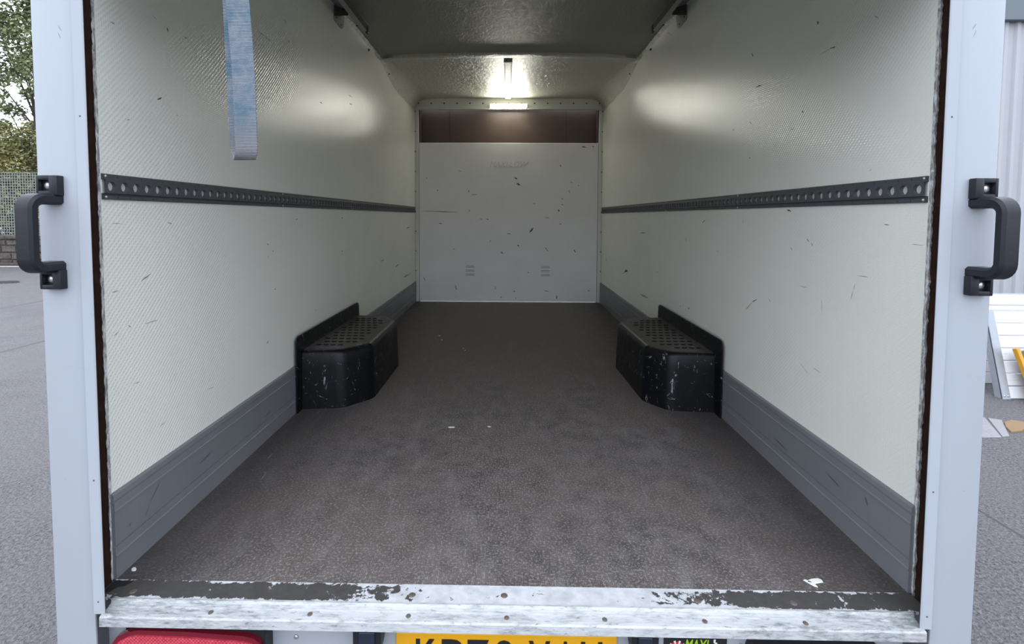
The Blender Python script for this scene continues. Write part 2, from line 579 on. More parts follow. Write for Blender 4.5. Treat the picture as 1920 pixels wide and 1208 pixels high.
SL = [(0.126,0.717,0.162,0.731,0.0041),(0.029,0.701,0.05,0.703,0.0025),(0.138,0.601,0.183,0.602,0.0022),(0.237,0.869,0.253,0.864,0.003),(0.037,0.869,0.065,0.868,0.0015),(0.03,0.594,0.045,0.601,0.0019),(1.008,1.728,1.023,1.716,0.0092),(0.77,1.597,0.864,1.591,0.0025),(0.86,1.592,0.873,1.592,0.0043),(1.042,1.65,1.057,1.646,0.007),(0.209,1.204,0.226,1.214,0.0044),(0.096,1.128,0.105,1.131,0.0027),(0.05,1.354,0.067,1.354,0.0026),(0.257,1.415,0.261,1.405,0.006),(3.084,0.45,3.209,0.466,0.0135),(3.431,0.326,3.762,0.323,0.0147),(3.564,0.776,3.719,0.783,0.0111),(2.601,0.548,2.699,0.552,0.008),(3.023,0.421,3.063,0.434,0.0089),(0.818,0.777,0.827,0.771,0.0063),(0.862,0.747,0.867,0.742,0.0065),(0.821,0.728,0.829,0.721,0.0063),(0.798,0.378,0.811,0.385,0.0052),(0.875,0.587,0.884,0.584,0.0043),(0.331,1.415,0.348,1.417,0.0032),(0.285,1.179,0.294,1.177,0.0023),(1.406,1.467,1.436,1.468,0.0068),(1.864,1.614,1.936,1.618,0.0064),(1.883,1.567,1.935,1.572,0.0065),(1.734,1.996,1.762,2.003,0.0062),(1.131,1.827,1.148,1.82,0.0049),(0.2,1.428,0.212,1.421,0.0022),(0.459,0.948,0.52,0.947,0.0026),(1.572,1.805,1.597,1.807,0.0044),(1.094,0.871,1.112,0.876,0.0048),(1.713,0.88,1.741,0.874,0.0067),(1.297,0.424,1.311,0.414,0.0039),(2.262,0.817,2.262,0.791,0.0058),(1.707,0.69,1.734,0.682,0.0046),(0.404,0.331,0.433,0.328,0.0025),(0.18,0.304,0.202,0.31,0.002),(0.088,0.456,0.11,0.454,0.0016),(0.077,0.61,0.087,0.603,0.002)]
SR = [(2.465,0.331,2.271,0.336,0.0154),(2.954,0.449,2.863,0.459,0.0219),(3.048,0.412,2.882,0.466,0.009),(2.71,0.488,2.708,0.464,0.0062),(2.511,0.775,2.356,0.78,0.007),(3.766,0.488,3.737,0.459,0.0105),(0.867,0.517,0.816,0.554,0.0054),(0.812,0.559,0.779,0.573,0.0042),(1.308,0.876,1.341,0.863,0.0058),(0.913,0.879,0.908,0.868,0.0044),(0.252,0.661,0.243,0.688,0.0023),(0.243,0.688,0.236,0.708,0.0022),(0.229,0.731,0.188,0.732,0.0018),(0.469,0.822,0.454,0.812,0.0031),(0.445,0.81,0.436,0.802,0.0034),(0.558,0.789,0.548,0.779,0.0046),(0.838,1.397,0.793,1.396,0.0053),(0.877,1.541,0.868,1.525,0.0065),(1.03,1.267,1.015,1.263,0.0082),(0.878,1.273,0.864,1.26,0.0043),(0.456,1.503,0.447,1.494,0.0086),(0.436,1.395,0.387,1.396,0.0025),(0.387,1.398,0.36,1.394,0.0041),(0.52,1.239,0.511,1.235,0.0054),(0.383,0.642,0.376,0.597,0.0016),(0.498,0.666,0.456,0.665,0.0021),(0.048,0.828,0.014,0.827,0.0015),(0.139,0.874,0.121,0.872,0.0025),(0.589,0.916,0.562,0.912,0.0056),(0.874,1.131,0.865,1.126,0.0054),(0.2,1.016,0.193,1.018,0.0022),(0.592,1.188,0.56,1.192,0.0022),(0.205,1.422,0.189,1.41,0.0022),(1.98,2.021,1.877,1.965,0.0047),(1.567,0.776,1.558,0.76,0.0044),(1.156,0.738,1.144,0.731,0.0049),(2.099,0.535,2.041,0.538,0.0042),(1.634,0.398,1.617,0.395,0.0059),(1.51,0.405,1.487,0.407,0.0057),(0.482,0.414,0.437,0.392,0.0023),(0.41,0.418,0.37,0.414,0.0022),(0.697,0.591,0.674,0.583,0.0024)]
SB = [(0.087,1.233,0.121,1.216,0.0221),(0.06,1.293,0.093,1.277,0.0138),(0.223,0.727,0.261,0.777,0.0166),(0.513,0.96,0.53,0.949,0.0166),(0.556,1.021,0.562,1.01,0.0138),(0.55,1.081,0.561,1.07,0.0111),(0.259,1.025,0.281,1.025,0.0083),(0.097,0.594,0.114,0.588,0.0138),(-0.074,0.526,-0.052,0.504,0.0111),(-0.414,1.154,-0.403,1.149,0.0111),(-0.408,0.956,-0.397,0.945,0.0133),(-0.734,1.164,-0.729,1.153,0.0133),(0.683,0.552,0.7,0.519,0.0111),(0.385,0.573,0.418,0.529,0.0099),(-0.552,0.177,-0.535,0.121,0.0111),(0.506,0.073,0.512,0.034,0.0111),(-0.901,0.943,-0.524,0.934,0.0088),(0.752,1.61,0.801,1.605,0.0111),(0.856,1.611,0.877,1.611,0.0099),(0.53,1.425,0.541,1.403,0.0111),(0.21,0.316,0.215,0.305,0.0111),(-0.18,0.648,-0.191,0.62,0.0083),(-0.009,0.715,0.03,0.71,0.0083),(-0.292,0.863,-0.275,0.863,0.0083),(-0.225,0.863,-0.203,0.858,0.0083),(-0.724,0.817,-0.679,0.811,0.0088),(-0.574,0.551,-0.552,0.551,0.0066),(0.642,1.251,0.664,1.24,0.0083),(0.719,1.218,0.73,1.208,0.0111),(0.382,0.882,0.426,0.877,0.0072),(0.526,0.817,0.553,0.812,0.0077),(0.061,0.114,0.078,0.109,0.0144),(-0.078,0.052,-0.061,0.046,0.0111),(0.078,0.047,0.089,0.036,0.0111),(-0.381,1.116,-0.325,1.116,0.0072),(-0.845,1.296,-0.845,1.274,0.0083),(0.626,1.169,0.632,1.136,0.0072),(-0.134,0.163,-0.123,0.13,0.0077),(0.378,0.122,0.433,0.111,0.0077),(-0.876,0.253,-0.865,0.209,0.0072),(-0.513,1.362,-0.48,1.351,0.0055),(0.832,0.125,0.854,0.12,0.0088)]
SF = [(-0.877,0.608,-0.877,0.658,0.0047),(-0.773,0.713,-0.721,0.723,0.005),(-0.66,0.276,-0.673,0.187,0.0107),(-0.453,0.302,-0.556,0.122,0.0093),(-0.47,0.28,-0.46,0.316,0.0046),(0.218,0.488,0.269,0.517,0.0035),(-0.004,1.289,0.028,1.275,0.0078),(-0.022,1.304,-0.009,1.267,0.0052),(-0.611,0.377,-0.553,0.458,0.0025),(0.756,1.671,0.909,1.581,0.0045),(-0.256,1.739,-0.156,1.642,0.0037),(0.079,0.308,0.132,0.366,0.0019),(-0.225,0.198,-0.208,0.235,0.0022),(0.698,0.744,0.763,0.702,0.003),(-0.828,0.468,-0.837,0.525,0.0035),(-0.374,0.629,-0.323,0.672,0.0023)]
CH = [(-0.507, 2.523), (-0.474, 2.394), (-0.077, 0.914), (-0.236, 0.904), (0.754, 0.035), (0.739, 0.026), (-0.966, 0.034), (-0.297, 2.167), (-0.283, 2.127)]


# ---- ground
mb = MB()
mb.box(-120, 120, -60, 160, -0.60, -0.55)
ground = props(mb.obj('ground', M_ASPHALT, origin=(0, 0, -0.55)), kind='structure')
for (x0, x1, y0, y1) in ((-7.79, -7.74, 2.5, 12.0), (-5.30, -5.265, -2, 12.0), (2.325, 2.345, -4, 2.8)):
    mb = MB()
    n = 24
    v = []
    for i in range(n + 1):
        y = y0 + (y1 - y0) * i / n
        c = (x0 + x1) / 2 + random.uniform(-0.012, 0.012)
        hw = (x1 - x0) / 2 * random.uniform(0.6, 1.1)
        v += [(c - hw, y, -0.5495), (c + hw, y, -0.5495)]
    mb.add(v, [(2 * i, 2 * i + 1, 2 * i + 3, 2 * i + 2) for i in range(n)])
    mb.obj('asphalt_joint', M_SEAM, ground)
mb = MB()
mb.add([(-10.75 + 0.42 * math.cos(a) * random.uniform(0.8, 1.1), 9.2 + 0.30 * math.sin(a) * random.uniform(0.8, 1.1), -0.5495) for a in [2 * PI * i / 18 for i in range(18)]], [tuple(range(18))])
mb.obj('damp_patch', M_DAMP, ground)
mb = MB()
mb.box(-30, -9.5, 12.35, 12.47, -0.55, -0.545)
mb.obj('painted_line', M_LINE, ground)
mb = MB()
mb.box(-9.48, -9.40, 9.0, 9.22, -0.55, -0.546)
mb.obj('painted_line', M_LINE, ground)

# ---- floor of the load space
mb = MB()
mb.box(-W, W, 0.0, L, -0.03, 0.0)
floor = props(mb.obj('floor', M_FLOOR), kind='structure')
mb = MB()
irregular_strokes(mb, [m for m in SF if m[4] < 0.009], lambda a, b: (a, b, 0.0006), 3)
props(mb.obj('scratch_marks', M_SCRATCH, floor), kind='stuff')

# ---- side walls: fibreglass skin on plywood
def side_wall(name, s):
    mb = MB()
    mb.box(min(s * W, s * (W + 0.004)), max(s * W, s * (W + 0.004)), 0.004, L + 0.02, -0.03, H + 0.05)
    wall = props(mb.obj(name, M_WALL[s]), kind='structure')
    mb = MB()
    a, b = sorted((s * (W + 0.004), s * (W + 0.024)))
    n = 90
    rings = []
    rnd = random.Random(3 if s < 0 else 4)
    for i in range(n + 1):
        z = -0.03 + (H + 0.07) * i / n
        f = rnd.uniform(-0.0018, 0.0012)
        rings.append([(a, f, z), (b, f + rnd.uniform(-0.001, 0.001), z), (b, 3.9, z), (a, 3.9, z)])
    mb.sweep(rings)
    mb.obj('plywood_core', M_PLY, wall)
    mb = MB()
    rings = []
    n = 240
    for i in range(n + 1):
        z = -0.03 + (H + 0.07) * i / n
        j = rnd.uniform(-0.0012, 0.0012) + 0.0012 * math.sin(z * 37) * math.sin(z * 11)
        x0 = s * (W - 0.0008 + abs(j) * 0.3)
        x1 = s * (W + (0.0010 if s < 0 else 0.0040) + j * (0.35 if s < 0 else 0.8) + rnd.uniform(0, 0.0012))
        y0 = -0.003 + rnd.uniform(-0.0015, 0.0015)
        rings.append([(x0, y0, z), (x1, y0 + 0.001, z), (x1, 0.006, z), (x0, 0.006, z)])
    mb.sweep(rings)
    mb.obj('frayed_edge', M_RAGGED, wall)
    mb = MB()
    a, b = sorted((s * (W + 0.024), s * (W + 0.028)))
    mb.box(a, b, 0.0, L + 0.02, -0.03, H + 0.05)
    mb.obj('outer_skin', M_POST, wall)
    for y in (1.73, 2.31, 2.885, 3.48, 3.99):
        mb = MB()
        mb.dome((s * W, y, 2.024 if y > 2 else 2.03), (-s, 0, 0), 0.0095, 0.012, 8, 2)
        mb.obj('rivet', M_RIVET, wall)
    mb = MB(); mf = MB()
    for k, st in enumerate(SL if s < 0 else SR):
        irregular_strokes(mb if st[4] * 1.0 > 0.0028 and k % 3 else mf, [st], lambda p, q: (s * (W - 0.0006), p, q), 10 + k)
    props(mb.obj('scuff_marks', M_SCUFF, wall), kind='stuff')
    props(mf.obj('faint_scuff_marks', M_SCUFF_FAINT, wall), kind='stuff')
    return wall
wall_left = side_wall('wall_left', -1)
wall_right = side_wall('wall_right', 1)

# ---- ceiling: flat front sheet, then the moulded nose with coved sides
def crown(x):
    return 0.022 * (1 - (x / W) ** 2)
mb = MB()
Y1 = 2.60
rings = []
for i in range(25):
    x = -W + 2 * W * i / 24
    z = H + 0.004 + crown(x)
    rings.append([(x, -0.05, z), (x, Y1, z), (x, Y1, z + 0.02), (x, -0.05, z + 0.02)])
mb.sweep(rings)
ceiling = props(mb.obj('ceiling', M_CEIL, smooth=True, angle=30), kind='structure')
def nose_section(drop, rad):
    pts = []
    zt = H + 0.018 + drop
    for i in range(9):
        a = PI - i / 8 * PI / 2
        pts.append((-W + 0.001 + rad + rad * math.cos(a), zt - rad + rad * math.sin(a)))
    for i in range(1, 12):
        x = -W + rad + (2 * W - 2 * rad) * i / 12
        pts.append((x, zt + 0.5 * crown(x)))
    pts += [(-p[0], p[1]) for p in pts[8::-1]]
    return pts
mb = MB()
rings = []
for k in range(15):
    y = Y1 + (L - Y1) * k / 14
    rad = 0.03 + 0.095 * min(1, k / 5)
    sec = nose_section(0.0 + 0.010 * k / 14, rad)
    rings.append([(p[0], y, p[1]) for p in sec] + [(p[0] * 1.001, y, p[1] + 0.015) for p in sec[::-1]])
mb.sweep(rings)
mb.obj('moulded_nose_panel', M_NOSE, ceiling, smooth=True, angle=60)
# the lip where the two sheets lap
mb = MB()
rings = []
for i in range(25):
    x = -W + 0.03 + (2 * W - 0.06) * i / 24
    e = 0.012 * (1 - min(1, (1 - abs(x) / (W - 0.03)) * 9)) 
    z = H + 0.002 + crown(x) - e
    rings.append([(x, Y1 - 0.045 + 3 * e, z), (x, Y1 - 0.03, z - 0.009), (x, Y1 + 0.05, z - 0.009), (x, Y1 + 0.075, z + 0.012), (x, Y1 - 0.045 + 3 * e, z + 0.012)])
mb.sweep(rings)
mb.obj('lap_joint', M_NOSE, ceiling, smooth=True, angle=50)
for s in (-1, 1):
    mb = MB()
    rings = []
    rnd = random.Random(21 + s)
    for i in range(60):
        y = 1.30 + 1.55 * i / 59
        r = 0.009 + 0.003 * rnd.random() + (0.005 if i < 14 else 0)
        cx, cz = s * (W - 0.001), H + 0.002
        rings.append([(cx, y, cz), (cx, y, cz - 1.6 * r), (cx - s * r * 0.7, y, cz - r * 0.7), (cx - s * 1.6 * r, y, cz)])
    mb.sweep(rings)
    mb.obj('sealant_bead', M_SEAL, ceiling, smooth=True, angle=80)

# ---- bulkhead at the far end
mb = MB()
mb.box(-0.922, 0.922, L - 0.004, L + 0.012, 0.004, 1.648, bevel=0.003, seg=2)
wall_back = props(mb.obj('wall_back', M_PANEL), kind='structure')
for s in (-1, 1):
    a, b = sorted((s * 0.925, s * W))
    mb = MB()
    mb.box(a, b, L - 0.018, L + 0.03, 0.0, 1.985, bevel=0.004, seg=2)
    fr = mb.obj('side_frame', M_FRAME, wall_back)
    for k in range(10):
        mb = MB()
        mb.dome((s * (W - 0.004), L - 0.020, 0.12 + k * 0.205), (0, -1, 0), 0.006, 0.004, 8, 2)
        mb.obj('rivet', M_RIVET, fr)
mb = MB()
for (a, b) in ((-0.925, -0.918), (0.918, 0.925)):
    mb.box(a, b, L - 0.001, L + 0.006, 0.0, 1.648)
mb.obj('panel_groove', M_DARKGREY, wall_back)
# recessed brown board above the white panel
mb = MB()
mb.box(-0.94, 0.94, L + 0.10, L + 0.118, 1.55, 2.06)
bb = mb.obj('brown_upper_board', M_BROWN, wall_back)
for x in (-0.62, 0.60):
    mb = MB()
    mb.box(x, x + 0.006, L + 0.0985, L + 0.101, 1.60, 2.05)
    mb.obj('board_seam', M_DARKGREY, bb)
for s in (-1, 1):
    a, b = sorted((s * 0.915, s * 0.945))
    mb = MB()
    mb.box(a, b, L + 0.012, L + 0.11, 1.55, 2.05)
    mb.obj('recess_cheek', M_BROWN, wall_back)
mb = MB()
mb.box(-0.92, 0.92, L + 0.012, L + 0.11, 1.60, 1.63)
mb.obj('recess_ledge', M_BROWN, wall_back)
# three louvre slots in each of two vents
for x0, x1 in ((-0.446, -0.342), (0.338, 0.440)):
    for k in range(3):
        z = 0.283 + k * 0.042
        mb = MB()
        pts = []
        n = 6
        r = 0.009
        for i in range(n + 1):
            a = -PI / 2 + PI * i / n
            pts.append((x1 - r + r * math.cos(a), z + r * math.sin(a)))
        for i in range(n + 1):
            a = PI / 2 + PI * i / n
            pts.append((x0 + r + r * math.cos(a), z + r * math.sin(a)))
        mb.prism(pts, L - 0.009, L, 'y')
        lv = mb.obj('vent_louvre', M_PANEL, wall_back)
        mb = MB()
        mb.box(x0 + 0.006, x1 - 0.006, L - 0.0098, L - 0.008, z + 0.0045, z + 0.0085)
        mb.box(x0 + 0.006, x1 - 0.006, L - 0.0098, L - 0.008, z - 0.0085, z - 0.0055)
        props(mb.obj('slot_openings', M_SCUFF, lv), kind='stuff')

def text_mesh(body, shear=0.0, extrude=0.0, offset=0.0, bevel=0.0):
    cu = bpy.data.curves.new('lettering', 'FONT')
    cu.body = body
    cu.shear = shear
    cu.extrude = extrude
    cu.offset = offset
    cu.bevel_depth = bevel
    cu.resolution_u = 4
    o = bpy.data.objects.new('lettering', cu)
    link(o)
    bpy.context.view_layer.update()
    dg = bpy.context.evaluated_depsgraph_get()
    me = bpy.data.meshes.new_from_object(o.evaluated_get(dg))
    bpy.data.objects.remove(o)
    bpy.data.curves.remove(cu)
    return me

def place_text(name, body, mat, parent, x0, x1, z0, z1, y_face, depth, shear=0.0, offset=0.0, bevel=0.0):
    """letters standing on a surface that faces -y, fitted to x0..x1, z0..z1"""
    me = text_mesh(body, shear, 0.05, offset, bevel)
    xs = [v.co.x for v in me.vertices]; ys = [v.co.y for v in me.vertices]; zs = [v.co.z for v in me.vertices]
    base = wloc(parent)
    for v in me.vertices:
        x = x0 + (v.co.x - min(xs)) / (max(xs) - min(xs)) * (x1 - x0)
        z = z0 + (v.co.y - min(ys)) / (max(ys) - min(ys)) * (z1 - z0)
        y = y_face - (v.co.z - min(zs)) / (max(zs) - min(zs)) * depth
        v.co = Vector((x, y, z)) - base
    me.materials.clear()
    me.materials.append(mat)
    me.name = name
    o = bpy.data.objects.new(name, me)
    o.parent = parent
    return link(o)
place_text('embossed_lettering', 'MAXI-LOW', M_LETTER_EMBOSS, wall_back, -0.192, 0.205, 1.40, 1.458, L - 0.004, 0.002, shear=0.3, bevel=0.012)
mb = MB(); mf = MB()
for k, st in enumerate(SB):
    irregular_strokes(mb if k < 28 and k not in (6, 10, 14, 16, 21, 22, 23, 25) else mf, [st], lambda p, q: (p, L - 0.0048, q), 50 + k)
props(mb.obj('scuff_marks', M_SCUFF, wall_back), kind='stuff')
props(mf.obj('faint_scuff_marks', M_SCUFF_FAINT, wall_back), kind='stuff')

# ---- header rail over the bulkhead
mb = MB()
pts = [(-0.958, 1.985), (0.958, 1.985), (0.958, 2.10), (-0.958, 2.10)]
mb.prism(pts, L - 0.02, L + 0.03, 'y')
header = props(mb.obj('trim_1', M_FRAME), kind='structure')
mb = MB()
mb.box(-0.955, 0.955, L - 0.025, L - 0.019, 1.985, 2.000, bevel=0.002)
mb.obj('bottom_bead', M_FRAME, header)
for i in range(15):
    mb = MB()
    mb.dome((-0.925 + 1.85 * i / 14, L - 0.0205, 2.045), (0, -1, 0), 0.0075, 0.006, 8, 2)
    mb.obj('rivet', M_RIVET, header)

# ---- kick boards along both walls
def kick(name, s):
    prof = [(0.0, 0.0), (0.009, 0.0), (0.009, 0.052), (0.0112, 0.0535), (0.0112, 0.0575), (0.009, 0.059), (0.009, 0.0785),
            (0.0062, 0.079), (0.0062, 0.0825), (0.009, 0.083), (0.009, 0.164), (0.0112, 0.1655), (0.0112, 0.1695), (0.009, 0.171),
            (0.009, 0.1895), (0.0060, 0.190), (0.0060, 0.194), (0.0085, 0.1945), (0.0075, 0.208), (0.0045, 0.2115), (0.0, 0.2125)]
    mb = MB()
    mb.prism([(s * (W - p[0]), p[1]) for p in prof], 0.002, L - 0.019, 'y')
    return props(mb.obj(name, M_KICK), kind='structure')
kick_l = kick('baseboard_left', -1)
kick_r = kick('baseboard_right', 1)
KICK_MARKS_L = [(0.12, 0.125, 0.16, 0.16, 0.0018), (0.10, 0.098, 0.115, 0.118, 0.0014), (0.045, 0.105, 0.05, 0.112, 0.003), (0.33, 0.12, 0.40, 0.13, 0.003), (0.75, 0.1, 0.80, 0.105, 0.004)]
mb = MB()
irregular_strokes(mb, KICK_MARKS_L, lambda p, q: (-(W - 0.0112), p, q), 90)
props(mb.obj('scuff_marks', M_SCUFF, kick_l), kind='stuff')
mb = MB()
irregular_strokes(mb, [(0.25, 0.12, 0.31, 0.13, 0.003), (0.52, 0.10, 0.6, 0.104, 0.003), (0.14, 0.13, 0.15, 0.15, 0.003)], lambda p, q: (W - 0.0112, p, q), 91)
props(mb.obj('scuff_marks', M_SCUFF, kick_r), kind='stuff')

# ================================================================== things: the back of the vehicle
# ---- sill
sill = empty('threshold_sill', (0, -0.05, -0.04), 'worn white and black painted metal sill along the front edge of the load floor', 'sill')
mb = MB()
mb.box(-0.955, 0.955, -0.0575, 0.0, -0.006, 0.0012)
strip = mb.obj('painted_strip', M_SILL_PAINT, sill)
mb = MB()
prof = [(-0.0575, -0.02), (-0.0575, 0.0008), (-0.0590, 0.0032), (-0.0640, 0.0034), (-0.0670, -0.002), (-0.0675, -0.0055), (-0.074, -0.0062), (-0.0745, -0.0080), (-0.090, -0.0098),
        (-0.0915, -0.0085), (-0.0990, -0.0098), (-0.1015, -0.0130), (-0.1020, -0.0325), (-0.0980, -0.0335), (-0.0960, -0.02)]
mb.prism(prof, -0.912, 0.914, 'x')
lip = mb.obj('nosing', M_ALU, sill)
mb = MB()
irr = random.Random(5)
for (x, y) in ((-0.222, -0.034), (0.442, -0.037), (0.662, -0.038), (-0.882, -0.038), (-0.006, -0.031)):
    mb = MB()
    mb.dome((x, y, 0.0012), (0, 0, 1), 0.0085, 0.0025, 10, 2)
    mb.obj('bolt', M_BOLT, sill)
for x in (-0.67, -0.444, -0.221, 0.0, 0.219, 0.441, 0.663):
    mb = MB()
    mb.dome((x, -0.0835, -0.0092), (0, -0.1, 1), 0.0062, 0.002, 10, 2)
    mb.obj('bolt', M_BOLT, sill)
mb = MB()
v = [(-0.952, -0.004, 0.0019), (-0.905, -0.006, 0.0019), (-0.915, -0.022, 0.0019), (-0.93, -0.026, 0.0019), (-0.935, -0.04, 0.0019), (-0.952, -0.053, 0.0019)]
mb.add(v, [tuple(range(6))])
mb.obj('black_corner_patch', M_BLACK, sill)

# ---- door posts
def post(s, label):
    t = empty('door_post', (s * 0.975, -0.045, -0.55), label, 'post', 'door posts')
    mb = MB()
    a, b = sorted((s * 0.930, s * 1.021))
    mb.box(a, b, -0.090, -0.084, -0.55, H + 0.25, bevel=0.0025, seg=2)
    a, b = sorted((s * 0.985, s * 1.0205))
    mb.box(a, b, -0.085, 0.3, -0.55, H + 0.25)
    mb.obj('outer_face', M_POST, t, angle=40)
    mb = MB()
    pts = [(s * 0.9305, -0.0915), (s * 0.9285, -0.0955), (s * 0.908, -0.0945), (s * 0.9055, -0.0925), (s * 0.9065, -0.0900), (s * 0.9305, -0.0895)]
    mb.prism(pts, -0.0085, H + 0.25, 'z')
    fl = mb.obj('inner_flange', M_POST, t)
    for z in (0.02, 0.30, 1.1):
        mb = MB()
        mb.dome((s * 0.918, -0.0948, z), (0, -1, 0), 0.0022, 0.001, 8, 2)
        mb.obj('rivet', M_SCUFF, fl)
    mb = MB()
    a, b = sorted((s * 0.9810, s * 0.9855))
    mb.box(a, b, -0.0835, -0.002, -0.004, H + 0.05)
    mb.obj('guide_channel', M_DARKGREY, t)
    mb = MB()
    a, b = sorted((s * 0.968, s * 0.985))
    rnd = random.Random(8)
    marks = [(0.955, 1.28, 0.962, 1.292, 0.0016), (0.963, 1.278, 0.958, 1.265, 0.0012), (0.985, 0.30, 0.989, 0.302, 0.0012)]
    irregular_strokes(mb, [(s * m[0], m[1], s * m[2], m[3], m[4]) for m in marks], lambda p, q: (p, -0.0904, q), 33)
    props(mb.obj('scratch_marks', M_SCUFF_FAINT, t), kind='stuff')
    return t
post(-1, 'white painted door post on the side by the trees and stone wall')
post(1, 'white painted door post on the side by the grey clad building')

mb = MB()
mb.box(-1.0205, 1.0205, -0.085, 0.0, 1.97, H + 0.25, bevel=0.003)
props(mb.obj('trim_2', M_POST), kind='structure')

# ---- grab handles
def handle(s, zoff, label):
    x0, x1 = (0.9625, 1.0095)
    xc = 0.9715
    t = empty('grab_handle', (s * 0.986, -0.09, 0.85 + zoff), label, 'handle', 'grab handles')
    # swept grip, path in the y-z plane, slightly lozenge section
    pts = []
    def arc(cy, cz, r, a0, a1, n=6):
        for i in range(n + 1):
            a = a0 + (a1 - a0) * i / n
            pts.append((cy + r * math.cos(a), cz + r * math.sin(a)))
    zt, zb = 0.922 + zoff, 0.777 + zoff
    pts.append((-0.0905, zt))
    arc(-0.128, zt - 0.022, 0.022, PI / 2, PI)
    arc(-0.128, zb + 0.022, 0.022, PI, 1.5 * PI)
    pts.append((-0.0905, zb))
    rings = []
    for i, (y, z) in enumerate(pts):
        a = Vector(pts[max(0, i - 1)]); b = Vector(pts[min(len(pts) - 1, i + 1)])
        d = (b - a).normalized()
        nrm = Vector((-d.y, d.x))
        f = i / (len(pts) - 1)
        # the feet stand inboard, the grip leans a little outboard
        bow = math.sin(PI * f) ** 0.5
        cx = s * (0.986 + 0.004 * bow)
        hw, ht = 0.0215 - 0.003 * bow, 0.0115
        ring = []
        for (u, v) in ((-1, -0.55), (-0.72, -1), (0.72, -1), (1, -0.55), (1, 0.55), (0.72, 1), (-0.72, 1), (-1, 0.55)):
            ring.append((cx + u * hw, y + nrm.x * v * ht, z + nrm.y * v * ht))
        rings.append(ring)
    mb = MB()
    mb.sweep(rings)
    mb.obj('grip', M_HANDLE, t, smooth=True, angle=38)
    for zz0, zz1 in ((0.930, 0.973), (0.728, 0.770)):
        mb = MB()
        a, b = sorted((s * x0, s * x1))
        # foot with a screw pocket: a frame of boxes round the recess
        zc0, zc1 = zz0 + zoff, zz1 + zoff
        pa, pb = sorted((s * 0.981, s * 1.003))
        mb.box(a, pa, -0.108, -0.090, zc0, zc1, bevel=0.003)
        mb.box(pb, b, -0.108, -0.090, zc0, zc1, bevel=0.002)
        mb.box(pa - 0.002, pb + 0.002, -0.1075, -0.090, zc0, zc0 + 0.010, bevel=0.002)
        mb.box(pa - 0.002, pb + 0.002, -0.1075, -0.090, zc1 - 0.010, zc1, bevel=0.002)
        mb.box(pa - 0.002, pb + 0.002, -0.096, -0.090, zc0 + 0.004, zc1 - 0.004)
        ft = mb.obj('foot', M_HANDLE, t, angle=35)
        mb = MB()
        mb.dome((s * 0.992, -0.0962, (zc0 + zc1) / 2), (0, -1, 0), 0.0088, 0.004, 14, 3)
        mb.obj('screw', M_SCREW, ft, smooth=True)
    return t
handle(-1, 0.0, 'black plastic grab handle on the white post beside the fence and trees')
handle(1, 0.0, 'black plastic grab handle on the white post beside the grey clad building')

